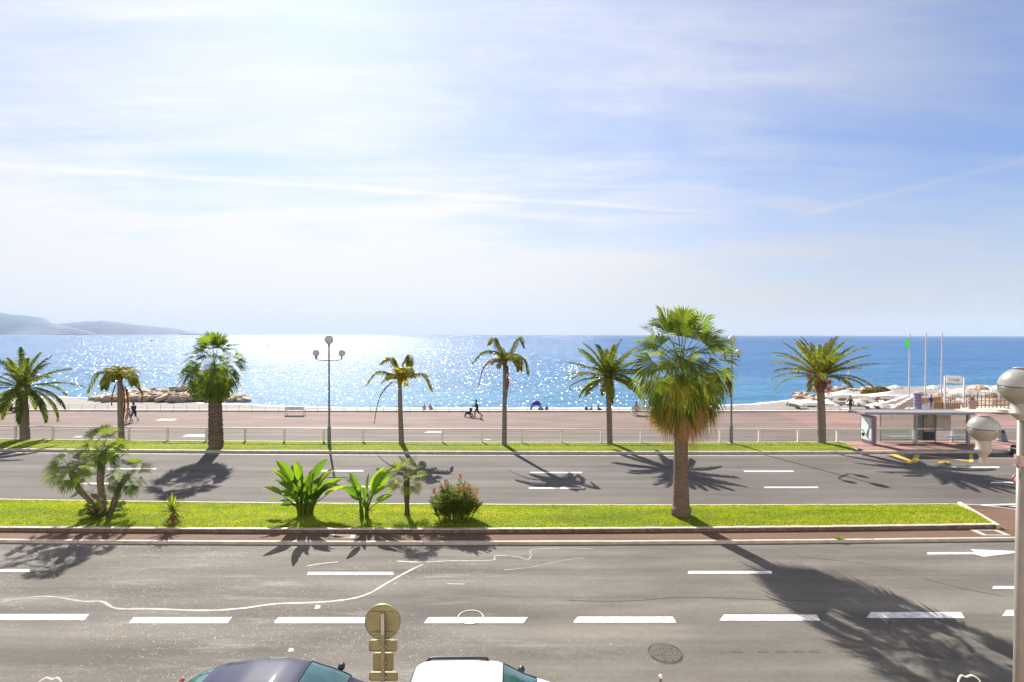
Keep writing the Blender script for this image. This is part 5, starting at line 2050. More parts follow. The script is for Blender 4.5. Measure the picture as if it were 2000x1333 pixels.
def person(loc, face, pose, label, shirt, trousers, hair, sleeves=0.5, legs='short', group=None, shoes=(0.03, 0.03, 0.03), size=1.0, hatc=None):
    """face: heading in degrees (0 = +X). poses: walk, push, sit (on the ground), bench, stand"""
    root = empty('person', loc, label, 'person', group, R(face))
    root.scale = (size, size, size)
    sit = pose in ('sit', 'bench')
    zh = 0.92 if not sit else (0.14 if pose == 'sit' else 0.50)
    lean = {'walk': 0.05, 'push': 0.10, 'sit': -0.05, 'bench': 0.02, 'stand': 0.0}[pose]
    V = Vector
    hipz = V((0, 0, zh))
    chest = hipz + V((lean * 0.7, 0, 0.34))
    neck = hipz + V((lean, 0, 0.53))
    head = hipz + V((lean + 0.03, 0, 0.71))
    sh = [chest + V((lean * 0.2, s * 0.185, 0.13)) for s in (1, -1)]
    hp = [hipz + V((0, s * 0.095, -0.02)) for s in (1, -1)]
    if pose == 'walk':
        kn = [V((0.20, 0.09, 0.50)), V((-0.07, -0.09, 0.49))]
        an = [V((0.30, 0.09, 0.10)), V((-0.40, -0.09, 0.22))]
        el = [sh[0] + V((-0.13, 0.05, -0.27)), sh[1] + V((0.10, -0.05, -0.27))]
        ha = [el[0] + V((-0.02, 0.0, -0.24)), el[1] + V((0.19, 0.03, -0.16))]
    elif pose == 'push':
        kn = [V((0.22, 0.09, 0.52)), V((-0.10, -0.09, 0.48))]
        an = [V((0.22, 0.09, 0.09)), V((-0.48, -0.09, 0.16))]
        el = [sh[0] + V((0.06, 0.07, -0.27)), sh[1] + V((0.06, -0.07, -0.27))]
        ha = [el[0] + V((0.27, -0.02, 0.0)), el[1] + V((0.27, 0.02, 0.0))]
    elif pose == 'stand':
        kn = [V((0.02, 0.10, 0.50)), V((0.04, -0.10, 0.50))]
        an = [V((0.0, 0.12, 0.09)), V((0.0, -0.12, 0.09))]
        el = [sh[0] + V((-0.02, 0.08, -0.28)), sh[1] + V((-0.02, -0.08, -0.28))]
        ha = [el[0] + V((0.16, -0.02, -0.18)), el[1] + V((0.05, 0.0, -0.24))]
    elif pose == 'sit':
        kn = [V((0.36, 0.13, 0.40)), V((0.38, -0.12, 0.36))]
        an = [V((0.58, 0.12, 0.09)), V((0.70, -0.12, 0.09))]
        el = [sh[0] + V((0.14, 0.07, -0.24)), sh[1] + V((0.10, -0.07, -0.25))]
        ha = [kn[0] + V((-0.02, 0, 0.06)), kn[1] + V((-0.02, 0, 0.06))]
    else:
        kn = [V((0.42, 0.11, 0.50)), V((0.42, -0.11, 0.50))]
        an = [V((0.44, 0.11, 0.09)), V((0.40, -0.11, 0.09))]
        el = [sh[0] + V((0.04, 0.07, -0.27)), sh[1] + V((0.04, -0.07, -0.27))]
        ha = [kn[0] + V((-0.08, 0, 0.09)), kn[1] + V((-0.08, 0, 0.09))]
    caps, balls = [], []
    caps += [(hipz + V((0, 0.06, 0)), hipz + V((0, -0.06, 0)), 0.11, 0.11), (hipz, chest, 0.125, 0.135), (chest + V((0, 0.09, 0.07)), chest + V((0, -0.09, 0.07)), 0.095, 0.095),
             (sh[0], sh[1], 0.055, 0.055), (neck + V((0, 0, -0.06)), head + V((-0.01, 0, -0.06)), 0.055, 0.048)]
    balls += [(head, 0.108, (0.95, 0.78, 1.12)), (head + V((0.095, 0, -0.015)), 0.018, (1.2, 0.8, 1.4)), (head + V((0.06, 0, -0.085)), 0.05, (1, 0.8, 0.7)),
              (head + V((-0.005, 0.087, -0.01)), 0.022, (0.7, 0.5, 1.3)), (head + V((-0.005, -0.087, -0.01)), 0.022, (0.7, 0.5, 1.3))]
    for s in (0, 1):
        caps += [(hp[s], kn[s], 0.088, 0.056), (kn[s], an[s], 0.055, 0.036), (sh[s], el[s], 0.050, 0.038), (el[s], ha[s], 0.038, 0.027)]
        fd = (V((0.16, 0, -0.045)) if an[s].z < 0.12 else V((0.12, 0, -0.12)))
        caps += [(an[s] + V((-0.03, 0, -0.03)), an[s] + fd, 0.034, 0.028)]
        d = (ha[s] - el[s]).normalized()
        sd_ = d.cross(V((0, 0, 1)))
        sd_ = sd_.normalized() if sd_.length > 0.1 else V((0, 1, 0))
        caps.append((ha[s], ha[s] + d * 0.07, 0.03, 0.032))
        for f in range(4):
            b0 = ha[s] + d * 0.085 + sd_ * (f - 1.5) * 0.021
            b1 = b0 + d * (0.045 + 0.01 * (f in (1, 2))) + V((0, 0, -0.012))
            caps.append((b0, b1, 0.010, 0.009))
            caps.append((b1, b1 + d * 0.02 + V((0, 0, -0.025)), 0.009, 0.008))
        caps.append((ha[s] + d * 0.03 + sd_ * 0.03, ha[s] + d * 0.07 + sd_ * 0.055 + V((0, 0, -0.015)), 0.012, 0.010))
    remeshed('body', caps, skin, root, 0.0125, balls)
    # shirt
    caps = [(hipz + V((0, 0.07, 0.03)), hipz + V((0, -0.07, 0.03)), 0.118, 0.118), (hipz + V((0, 0, 0.04)), chest, 0.142, 0.152), (chest + V((0, 0.095, 0.07)), chest + V((0, -0.095, 0.07)), 0.108, 0.108), (sh[0], sh[1], 0.068, 0.068)]
    for s in (0, 1):
        caps.append((sh[s], sh[s].lerp(el[s], min(1, sleeves * 2)), 0.066, 0.058))
        if sleeves > 0.5:
            caps.append((el[s], el[s].lerp(ha[s], (sleeves - 0.5) * 2 * 0.95), 0.052, 0.040))
    remeshed('shirt', caps, cloth(shirt), root, 0.018)
    caps = [(hipz + V((0, 0.07, -0.01)), hipz + V((0, -0.07, -0.01)), 0.128, 0.128)]
    for s in (0, 1):
        if legs == 'short':
            caps.append((hp[s], hp[s].lerp(kn[s], 0.82), 0.105, 0.088))
        else:
            caps.append((hp[s], kn[s], 0.105, 0.075))
            caps.append((kn[s], kn[s].lerp(an[s], 0.93), 0.073, 0.058))
    remeshed('shorts' if legs == 'short' else 'trousers', caps, cloth(trousers), root, 0.018)
    for s in (0, 1):
        fd = (V((0.17, 0, -0.048)) if an[s].z < 0.12 else V((0.12, 0, -0.125)))
        remeshed('shoe', [(an[s] + V((-0.04, 0, -0.035)), an[s] + fd, 0.045, 0.038)], cloth(shoes), root, 0.012)
    remeshed('hair', [], mat('hair %.2f %.2f %.2f' % hair, hair, 0.7, var=0.2, scale=20), root, 0.015, [(head + V((-0.025, 0, 0.035)), 0.115, (0.92, 0.80, 1.0)), (head + V((-0.06, 0, -0.02)), 0.085, (0.8, 1.0, 1.2))])
    mb = MB()
    for s in (1, -1):
        mb.ball(head + V((0.092, s * 0.033, 0.018)), 0.011, 8)
    mb.bar(head + V((0.098, -0.022, -0.055)), head + V((0.098, 0.022, -0.055)), 0.008)
    mb.build('face_features', darkm, root)
    if hatc:
        remeshed('cap', [(head + V((0.03, 0, 0.06)), head + V((0.15, 0, 0.045)), 0.05, 0.03)], cloth(hatc), root, 0.012, [(head + V((-0.01, 0, 0.07)), 0.12, (0.98, 0.82, 0.75))])
    return root


def beach_at(px, py):
    d = px_dir(px, py)
    t = 50.0 / d.y
    for _ in range(60):
        p = Vector((d.x * t, d.y * t, CAM_H + d.z * t))
        if p.z <= zbeach(p.x, p.y):
            break
        t += 0.6 / d.y
    return p


person(G(262, 824, ZF), 163, 'walk', 'walking person in dark shirt, shorts and cap behind the small feather palm', (0.03, 0.03, 0.045), (0.03, 0.03, 0.04), (0.05, 0.04, 0.035), 0.45, hatc=(0.05, 0.05, 0.06), size=1.02)
person(G(251, 826, ZF), 168, 'walk', 'walking person in white top and grey shorts close to the small feather palm trunk', (0.55, 0.5, 0.45), (0.26, 0.3, 0.36), (0.30, 0.17, 0.08), 0.4, shoes=(0.3, 0.3, 0.35), size=0.93)
person(G(932, 815, ZF), 180, 'push', 'person in dark clothes pushing a pushchair on the promenade', (0.03, 0.035, 0.05), (0.09, 0.08, 0.06), (0.02, 0.02, 0.02), 0.95, 'long', size=0.98)
# pushchair
b_ = G(917, 815, ZF)
root = empty('pushchair', b_, 'dark three wheeled pushchair pushed along the promenade', 'pushchair', rz=PI)
tubem = mat('pushchair frame', (0.05, 0.04, 0.06), 0.4, 0.5)
for (x, y, r_) in ((0.42, 0.0, 0.13), (-0.18, 0.24, 0.17), (-0.18, -0.24, 0.17)):
    mb = MB()
    c = Vector((x, y, r_))
    ring = [c + Vector((math.cos(2 * PI * k / 20) * (r_ - 0.03), 0, math.sin(2 * PI * k / 20) * (r_ - 0.03))) for k in range(21)]
    mb.tube(ring, 0.03, 8, cap=False)
    w_ = mb.build('wheel', blackrub, root)
    mb = MB()
    for k in range(5):
        a = 2 * PI * k / 5
        mb.bar(c, c + Vector((math.cos(a), 0, math.sin(a))) * (r_ - 0.04), 0.015)
    mb.build('spokes', galv, w_)
mb = MB()
for s in (-1, 1):
    mb.tube([(0.42, s * 0.03, 0.13), (0.30, s * 0.2, 0.32), (-0.1, s * 0.24, 0.62), (-0.42, s * 0.24, 1.0)], 0.016, 6)
    mb.tube([(-0.18, s * 0.24, 0.17), (0.05, s * 0.24, 0.50)], 0.014, 6)
mb.tube([(-0.42, -0.24, 1.0), (-0.42, 0.24, 1.0)], 0.02, 6)
mb.build('frame', tubem, root)
remeshed('seat', [((0.28, 0, 0.42), (0.0, 0, 0.40), 0.14, 0.16), ((0.0, 0.08, 0.42), (-0.16, 0.08, 0.72), 0.12, 0.12), ((0.0, -0.08, 0.42), (-0.16, -0.08, 0.72), 0.12, 0.12), ((0.34, 0, 0.38), (0.42, 0, 0.24), 0.08, 0.06)], cloth((0.05, 0.03, 0.07)), root, 0.02)
remeshed('hood', [((-0.16, 0.1, 0.80), (-0.16, -0.1, 0.80), 0.13, 0.13), ((-0.05, 0.1, 0.84), (-0.05, -0.1, 0.84), 0.09, 0.09)], cloth((0.12, 0.06, 0.12)), root, 0.02)

sp = beach_at
person(sp(829, 802), 100, 'sit', 'sunbather sitting on the beach left of a companion in pink', (0.5, 0.32, 0.24), (0.05, 0.05, 0.08), (0.03, 0.02, 0.02), 0.2, size=1.0, group='people sitting on the beach')
person(sp(841, 803), 80, 'sit', 'person in a pink top sitting on the beach beside a companion', (0.48, 0.16, 0.18), (0.12, 0.08, 0.08), (0.05, 0.03, 0.03), 0.5, size=1.15, group='people sitting on the beach')
person(sp(1068, 803.5), 95, 'sit', 'person in brown sitting right of the blue beach tent', (0.22, 0.13, 0.10), (0.05, 0.05, 0.05), (0.03, 0.02, 0.02), 0.4, group='people sitting on the beach')
person(sp(1145, 804), 60, 'sit', 'person in black sitting at the left of three on the beach by the palm', (0.03, 0.03, 0.04), (0.04, 0.04, 0.05), (0.02, 0.02, 0.02), 0.7, group='people sitting on the beach')
person(sp(1155, 804), 110, 'sit', 'person in tan in the middle of three sitting on the beach', (0.35, 0.25, 0.18), (0.08, 0.07, 0.07), (0.04, 0.03, 0.02), 0.4, size=0.9, group='people sitting on the beach')
person(sp(1169, 804), 20, 'sit', 'person in dark clothes at the right of three on the beach', (0.04, 0.03, 0.05), (0.03, 0.03, 0.04), (0.02, 0.02, 0.02), 0.8, group='people sitting on the beach')
person(G(1243, 811, ZF) + Vector((0, 0.05, 0)), 90, 'bench', 'person in orange brown sitting on the bench behind the big fan palm', (0.40, 0.20, 0.12), (0.10, 0.08, 0.1), (0.05, 0.03, 0.02), 0.5)
person(G(1661, 806, ZF), 200, 'walk', 'person in dark clothes with a backpack walking right of the fruiting date palm', (0.07, 0.03, 0.04), (0.04, 0.03, 0.04), (0.04, 0.03, 0.03), 0.9, 'long')

# blue beach tent and its bag
p = sp(1047, 804)
root = empty('beach_tent', p, 'small blue beach tent on the pebbles in the centre', 'tent')
mb = MB()
vs, fs = [], []
for i in range(9):
    a = PI * i / 8
    for j in range(7):
        t = j / 6
        vs.append((-0.95 * math.cos(a) * (0.75 + 0.25 * math.sin(PI * t)), -0.6 + 1.2 * t, 1.75 * math.sin(a) ** 0.8 * (0.55 + 0.45 * math.sin(PI * t) ** 0.5)))
for i in range(8):
    for j in range(6):
        a = i * 7 + j
        fs.append((a, a + 7, a + 8, a + 1))
mb.add(vs, fs)
mb.build('canopy', mat('blue nylon', (0.04, 0.06, 0.38), 0.6, var=0.25, scale=1.5), root, smooth=True)
mb = MB()
mb.tube([(-0.95, -0.6, 0), (-0.4, -0.62, 0.95), (0.4, -0.62, 0.95), (0.95, -0.6, 0)], 0.02, 6)
mb.build('hoop', galv, root)
p = sp(1056.5, 804)
root = empty('beach_bag', p, 'dark rounded beach bag between the blue tent and a sitting person', 'bag')
remeshed('bag_body', [((-0.2, 0, 0.25), (0.2, 0, 0.25), 0.25, 0.24), ((-0.15, 0, 0.5), (0.15, 0, 0.45), 0.2, 0.18)], cloth((0.05, 0.08, 0.09)), root, 0.03)
mb = MB()
mb.tube([(-0.2, 0, 0.62), (0, 0, 0.85), (0.2, 0, 0.6)], 0.02, 6)
mb.build('handle', darkm, root)

# swimmer, boats
p = G(1113, 761, ZS)
root = empty('swimmer', p, 'lone swimmer standing in the shallow sea', 'person')
root['category'] = 'person'
remeshed('body', [((0, 0, -0.5), (0, 0, 0.42), 0.16, 0.17), ((0, 0.12, 0.40), (0, -0.12, 0.40), 0.12, 0.12), ((0, 0, 0.5), (0, 0, 0.62), 0.06, 0.06), ((0, 0.17, 0.42), (0.05, 0.5, 0.35), 0.06, 0.04), ((0, -0.17, 0.42), (0.05, -0.5, 0.32), 0.06, 0.04)], skin, root, 0.02, [((0.02, 0, 0.74), 0.12, (0.95, 0.8, 1.1))])
remeshed('hair', [], mat('hair dark', (0.02, 0.02, 0.02), 0.7), root, 0.02, [((-0.01, 0, 0.79), 0.125, (0.9, 0.82, 1))])


def boat(px, py, ln, label, hullc, sail=False):
    p_ = G(px, py, ZS)
    root = empty('boat', p_, label, 'boat', rz=R(10))
    mb = MB()
    secs = []
    for i in range(9):
        t = i / 8
        w_ = 0.17 * ln * math.sin(PI * min(1, 0.25 + 0.78 * (1 - t))) ** 0.7 if t < 1 else 0.01
        x_ = (t - 0.5) * ln
        secs.append([(x_, -w_, 0.09 * ln + 0.03 * ln * t * t), (x_, -w_ * 0.7, -0.05), (x_, w_ * 0.7, -0.05), (x_, w_, 0.09 * ln + 0.03 * ln * t * t)])
    vs = [v_ for s_ in secs for v_ in s_]
    fs = []
    for i in range(8):
        for j in range(4):
            fs.append((i * 4 + j, i * 4 + (j + 1) % 4, (i + 1) * 4 + (j + 1) % 4, (i + 1) * 4 + j))
    fs += [(3, 2, 1, 0), (32, 33, 34, 35)]
    mb.add(vs, fs)
    mb.build('hull', hullc, root)
    mb = MB()
    mb.box((-0.05 * ln, 0, 0.155 * ln), (0.32 * ln, 0.2 * ln, 0.13 * ln))
    mb.box((-0.05 * ln, 0, 0.235 * ln), (0.36 * ln, 0.22 * ln, 0.02 * ln))
    mb.build('cabin', darkm if hullc is not white else galv, root)
    if sail:
        mb = MB()
        mb.tube([(0.05 * ln, 0, 0.1 * ln), (0.05 * ln, 0, 1.3 * ln)], 0.012 * ln, 6)
        mb.build('mast', white, root)
        mb = MB()
        mb.add([(0.03 * ln, 0, 0.25 * ln), (0.03 * ln, 0, 1.25 * ln), (-0.45 * ln, 0.05 * ln, 0.27 * ln), (0.03 * ln, 0.02, 0.25 * ln), (0.03 * ln, 0.02, 1.25 * ln), (-0.45 * ln, 0.05 * ln + 0.02, 0.27 * ln)], [(0, 1, 2), (5, 4, 3), (0, 3, 4, 1), (1, 4, 5, 2), (2, 5, 3, 0)])
        mb.build('sail', offwhite, root)
    return root


boat(297, 667, 7, 'tiny motor boat on the glittering sea below the headland', white)
boat(1656, 762, 3.2, 'small sailing boat with a white sail behind the rock groyne', white, True)
boat(525, 675, 3.2, 'tiny dark boat far out left of the three globed lamp', darkm)
boat(1205, 655.2, 60, 'faint grey ship on the horizon left of the big fan palm', mat('ship grey', (0.25, 0.28, 0.33), 0.7))

# parked motor scooters at the left edge
black_paint = mat('scooter paint', (0.05, 0.02, 0.035), 0.35, var=0.1, coat=0.6)


def scooter(px, py, label, rz, sc_=1.0):
    p_ = G(px, py, ZF)
    root = empty('motor_scooter', p_, label, 'scooter', 'motor scooters parked at the left', rz)
    for x in (-0.62, 0.66):
        mb = MB()
        c = Vector((x, 0, 0.26))
        mb.tube([c + Vector((math.cos(2 * PI * k / 24) * 0.21, 0, math.sin(2 * PI * k / 24) * 0.21)) for k in range(25)], 0.055, 8, cap=False)
        w_ = mb.build('wheel', blackrub, root)
        mb = MB()
        mb.lathe([(0.16, -0.03), (0.16, 0.03)], c, 14, Matrix.Rotation(R(90), 3, 'X'))
        mb.build('hub', galv, w_)
    remeshed('bodywork', [((-0.75, 0, 0.62), (-0.2, 0, 0.52), 0.14, 0.17), ((-0.2, 0, 0.35), (0.28, 0, 0.30), 0.14, 0.12), ((0.32, 0, 0.35), (0.50, 0, 0.88), 0.13, 0.12), ((0.52, 0, 0.55), (0.80, 0, 0.50), 0.09, 0.06)], black_paint, root, 0.03)
    remeshed('seat', [((-0.68, 0, 0.80), (-0.12, 0, 0.76), 0.10, 0.12)], darkm, root, 0.03)
    mb = MB()
    mb.tube([(0.62, 0, 0.3), (0.42, 0, 1.0)], 0.03, 8)
    mb.tube([(0.36, -0.32, 1.04), (0.42, 0, 1.0), (0.36, 0.32, 1.04)], 0.02, 8)
    mb.build('handlebar', galv, root)
    for s in (-1, 1):
        mb = MB()
        mb.ball((0.36, s * 0.3, 1.2), 0.06, 10, (0.4, 1, 0.8))
        mb.tube([(0.38, s * 0.28, 1.04), (0.36, s * 0.3, 1.18)], 0.008, 5)
        mb.build('mirror', darkm, root)
    mb = MB()
    mb.ball((0.60, 0, 0.86), 0.07, 12, (0.7, 1, 1))
    mb.build('headlight', white, root)
    return root


scooter(12, 807, 'dark red motor scooter parked by the left date palm, nearer the trunk', R(15))
scooter(-6, 805, 'dark motor scooter cut by the left edge of the picture', R(40))

# ------------------------------------------------------------------ rocks
random.seed(71)


def rock_mesh(seed):
    bm = bmesh.new()
    bmesh.ops.create_icosphere(bm, subdivisions=3, radius=1.0)
    for v_ in bm.verts:
        d = v_.co.normalized()
        f = 1 + 0.35 * mnoise.noise(d * 1.1 + Vector((seed * 7.1, 0, 0))) + 0.12 * mnoise.noise(d * 3.0 + Vector((0, seed * 3.3, 0)))
        p_ = d * f
        for ax, lim in ((0, 0.78), (1, 0.74), (2, 0.66)):
            if abs(p_[ax]) > lim:
                p_[ax] = math.copysign(lim + (abs(p_[ax]) - lim) * 0.2, p_[ax])
        v_.co = p_
    me = bpy.data.meshes.new('boulder')
    bm.to_mesh(me)
    bm.free()
    me.materials.append(rockm)
    me.polygons.foreach_set('use_smooth', [False] * len(me.polygons))
    return me


rocks = [rock_mesh(i) for i in range(7)]


def boulder(p, s_, label, group, flat=0.6):
    o_ = bpy.data.objects.new('boulder', random.choice(rocks))
    C.objects.link(o_)
    o_.location = p
    o_.rotation_euler = (random.uniform(-0.35, 0.35), random.uniform(-0.3, 0.3), random.uniform(0, 6.28))
    o_.scale = (s_ * random.uniform(0.9, 1.5), s_ * random.uniform(0.7, 1.1), s_ * flat * random.uniform(0.75, 1.2))
    tag(o_, label, 'rock', group)


def pile(outline, n, smin, smax, label, group, zfun, y0, y1):
    """rocks between two pixel x limits: outline gives the top row of the pile in the photograph"""
    x0, x1 = outline[0][0], outline[-1][0]
    for i in range(n):
        px = x0 + (x1 - x0) * (i + random.random()) / n
        t = random.random()
        topy = np.interp(px, [a for a, _ in outline], [b for _, b in outline])
        Yr = y0 + (y1 - y0) * t
        zt = P(px, topy, Yr).z
        zlow = ZS + 0.1
        z_ = zlow + max(0, zt - zlow) * (0.15 + 0.75 * t)
        s_ = random.uniform(smin, smax)
        pp = P(px, 700, Yr)
        row = 'along the water line' if t < 0.33 else ('halfway up' if t < 0.66 else 'along the top')
        f_ = (px - x0) / (x1 - x0)
        part_ = ('at the left end', 'left of the middle', 'right of the middle', 'at the right end')[min(3, int(f_ * 4))]
        big = 'large' if s_ > (smin + smax) / 2 else 'small'
        boulder((pp.x, Yr, min(z_, zt - s_ * 0.3)), s_, f'{big} {label}, {row} {part_}', group)


pile([(178, 777), (215, 771), (250, 765), (300, 757), (350, 754), (385, 758), (420, 768), (450, 772), (482, 776)], 150, 0.6, 1.35, 'tan boulder of the left breakwater', 'boulders of the left breakwater', None, 88.5, 97)
pile([(1545, 771), (1560, 765), (1580, 760), (1605, 758), (1640, 757), (1700, 757), (1740, 757)], 60, 0.55, 1.05, 'tan boulder of the right breakwater', 'boulders of the right breakwater', None, 84, 92)
pile([(1780, 765), (1850, 768), (1930, 764), (1970, 770), (2020, 780), (2060, 785)], 55, 0.4, 0.9, 'pale rock by the beach club terrace', 'rocks by the beach club', None, 72, 80)

# ------------------------------------------------------------------ beach club on the right


def parasol(px, topy, wpx, Y, label, m_, h_=2.4, thatch_=False, group='parasols of the beach club'):
    c = P(px, topy, Y)
    zb = c.z - h_
    r_ = wpx / 2 * Y / 1000
    root = empty('parasol', (c.x, Y, zb), label, 'parasol', group)
    mb = MB()
    N_ = 12
    vs = [Vector((0, 0, h_))]
    for ring, (rf, zf) in enumerate(((0.35, -0.10), (0.72, -0.27), (1.0, -0.46), (1.0, -0.58))):
        for k in range(N_ * 2):
            a = PI * k / N_
            sag = 0.0 if k % 2 == 0 else -0.04
            vs.append(Vector((r_ * rf * math.cos(a) * (1 if k % 2 == 0 else 0.96), r_ * rf * math.sin(a) * (1 if k % 2 == 0 else 0.96), h_ + zf * min(1.4, r_) + sag)))
    n_ = N_ * 2
    fs = [(0, 1 + k, 1 + (k + 1) % n_) for k in range(n_)]
    for g_ in range(3):
        for k in range(n_):
            a = 1 + g_ * n_ + k
            b2 = 1 + g_ * n_ + (k + 1) % n_
            fs.append((a, a + n_, b2 + n_, b2))
    mb.add(vs, fs)
    mb.build('canopy', m_, root)
    mb = MB()
    mb.tube([(0, 0, 0), (0, 0, h_ - 0.02)], 0.035, 8)
    mb.lathe([(0.28, 0), (0.28, 0.06), (0.06, 0.1)], n=14)
    mb.build('pole', rail_white, root)
    return root


straw = mat('straw', (0.50, 0.38, 0.24), 0.9, var=0.25, scale=12, bump=0.6)
parasol(1749, 752, 27, 84, 'white parasol standing alone against the sea left of the flag pole', offwhite)
parasol(1822, 752.5, 28, 84, 'flat white parasol between the two bare flag poles', offwhite)
parasol(1876, 758, 36, 70, 'cream parasol behind the arch sign', offwhite)
parasol(1850, 758, 24, 76, 'small cream parasol just left of the arch sign panel', offwhite)
parasol(1910, 751, 34, 72, 'straw coloured parasol right of the arch sign', straw)
parasol(1925, 753, 28, 80, 'white parasol right of the straw parasol', offwhite)
parasol(1949, 753, 30, 80, 'broad white parasol left of the near lamp globe', offwhite)
parasol(1934, 758, 26, 74, 'low white parasol in front of the two broad ones', offwhite)
parasol(1971, 755, 26, 78, 'white parasol partly hidden by the near lamp globe', offwhite)
parasol(1673, 779, 36, 66, 'white parasol beside the walking person with backpack', offwhite, 1.9)
parasol(1712, 786, 40, 62.5, 'lowest white parasol above the bus shelter roof', offwhite, 1.9)
parasol(1781, 753, 0.1, 90, 'tiny folded parasol by the green flag pole', offwhite) if False else None


def marquee(x0, x1, apexx, topy, basey, Y, label, m_=offwhite):
    a, b = P(x0, basey, Y), P(x1, basey, Y)
    ap = P(apexx, topy, Y + 1.5)
    zg = zbeach(min(a.x, 60), min(Y, 78)) if Y > 55 else ZF
    root = empty('canvas_canopy', ((a.x + b.x) / 2, Y + 1.5, zg), label, 'canopy', 'canvas canopies of the beach club')
    o_ = Vector(root.location)
    d = 3.0
    pts = [Vector((a.x, Y, a.z)) - o_, Vector((b.x, Y, b.z)) - o_, Vector((b.x, Y + d, b.z)) - o_, Vector((a.x, Y + d, a.z)) - o_]
    top_ = ap - o_
    mb = MB()
    vs, fs = [], []
    K = 6
    for i in range(4):
        p0_, p1_ = pts[i], pts[(i + 1) % 4]
        base_i = len(vs)
        for j in range(K + 1):
            t = j / K
            for k in range(5):
                u = k / 4
                e = p0_.lerp(p1_, u)
                e = e + Vector((0, 0, 0.12 * math.sin(PI * u)))
                q_ = e.lerp(top_, t)
                q_.z = e.z + (top_.z - e.z) * t ** 1.5
                vs.append(q_)
        for j in range(K):
            for k in range(4):
                a_ = base_i + j * 5 + k
                fs.append((a_, a_ + 1, a_ + 6, a_ + 5))
    mb.add(vs, fs)
    for i in range(4):
        p0_, p1_ = pts[i], pts[(i + 1) % 4]
        mb.add([p0_, p1_, p1_ - Vector((0, 0, 0.25)), p0_ - Vector((0, 0, 0.25))], [(0, 3, 2, 1)])
    mb.build('canvas', m_, root)
    for p_ in pts:
        mb = MB()
        mb.tube([Vector((p_.x, p_.y, 0)), p_ - Vector((0, 0, 0.02))], 0.04, 6)
        mb.build('leg', rail_white, root)
    return root


marquee(1622, 1698, 1657, 761, 774, 70, 'wide white canvas canopy beside the fruiting date palm trunk')
marquee(1690, 1790, 1748, 763, 776, 74, 'long white canvas canopy in front of the bush at the beach club')
marquee(1566, 1600, 1583, 779, 789, 62, 'low white canvas sunshade left of the fruiting date palm trunk')
marquee(1602, 1640, 1618, 779, 791, 62, 'low white canvas sunshade right of the fruiting date palm trunk')

# terrace, ramp, walls
tz = -1.9
mb = MB()
pt = [Vector((44.0, 62, tz)), Vector((70, 58, tz)), Vector((90, 84, tz)), Vector((59, 82, tz))]
mb.poly(pt, 1.8)
tag(mb.build('beach_terrace', mat('terrace deck', (0.52, 0.43, 0.34), 0.8, var=0.12, scale=0.6)), kind='structure')


def wallobj(name, a, b, h_, th, m_, label, cat='wall'):
    a, b = Vector(a), Vector(b)
    mb = MB()
    d = b - a
    s_ = Vector((-d.y, d.x, 0)).normalized() * th / 2
    vs = []
    for p_ in (a, b):
        for sg in (-1, 1):
            vs += [p_ + s_ * sg - a, p_ + s_ * sg + Vector((0, 0, h_)) - a]
    # order: a- low, a- top, a+ low, a+ top, b- low, ...
    mb.add(vs, [(0, 1, 3, 2), (4, 6, 7, 5), (0, 4, 5, 1), (2, 3, 7, 6), (1, 5, 7, 3), (0, 2, 6, 4)])
    nx = int(d.length / 2.0)
    for i in range(1, nx):
        q_ = d * (i / nx)
        mb.box(q_ + Vector((0, 0, h_ + 0.03)), (0.3, th + 0.06, 0.06), math.atan2(d.y, d.x))
    return tag(mb.build(name, m_, loc=tuple(a)), label, cat)


q1, q2 = P(1741, 800, 56.5), P(1786, 774, 63)
wallobj('ramp_wall', (q1.x, 56.5, q1.z - 0.6), (q2.x, 63, q2.z - 0.7), 0.75, 0.4, mat('ramp render', (0.62, 0.48, 0.40), 0.85, var=0.1), 'slanting pinkish ramp wall rising behind the bus shelter roof')
q3, q4 = P(1722, 790, 66), P(1782, 772, 70)
wallobj('terrace_wall', (q3.x, 66, q3.z - 0.8), (q4.x, 70, q4.z - 0.8), 0.9, 0.5, mat('white render', (0.66, 0.63, 0.60), 0.8, var=0.08), 'low white sloping terrace wall left of the purple column')
q5, q6 = P(1822, 792, 57.5), P(1875, 792, 57.5)
wallobj('reed_screen', (q5.x, 57.5, q5.z - 0.4), (q6.x, 57.5, q6.z - 0.4), 0.85, 0.15, mat('orange reed', (0.42, 0.22, 0.09), 0.9, var=0.3, scale=6, bump=0.5, stretch=(6, 1, 1)), 'orange brown reed screen below the arch sign', 'screen')
q5, q6 = P(1798, 781, 64), P(1838, 778, 64)
wallobj('reed_screen', (q5.x, 64, q5.z - 0.7), (q6.x, 64, q6.z - 0.7), 0.9, 0.15, mat('orange reed', (0.42, 0.22, 0.09)), 'tan reed screen right of the purple column', 'screen')
# bush
random.seed(81)
c = P(1712, 764, 84)
root = empty('round_bush', c - Vector((0, 0, 1.3)), 'olive green rounded bush on the rocks behind the canopies', 'bush')
mb = MB()
for k in range(2600):
    d = Vector((random.gauss(0, 1), random.gauss(0, 1), random.gauss(0, 1))).normalized() * random.uniform(0.6, 1.0) ** 0.5
    q_ = Vector((d.x * 2.4, d.y * 1.3, 1.0 + d.z * 0.95 * (1 + 0.25 * math.sin(d.x * 4))))
    n_ = Vector((random.gauss(0, 1), random.gauss(0, 1), random.gauss(0, 1))).normalized()
    t_ = n_.cross(Vector((0, 0, 1))).normalized() * 0.09
    b2 = n_.cross(t_).normalized() * 0.12
    mb.add([q_ - t_, q_ - b2, q_ + t_, q_ + b2], [(0, 1, 2, 3)], random.random())
mb.build('foliage', leafmat('olive leaf', [(0, (0.06, 0.08, 0.02)), (1, (0.30, 0.26, 0.06))], 0.3), root)
mb = MB()
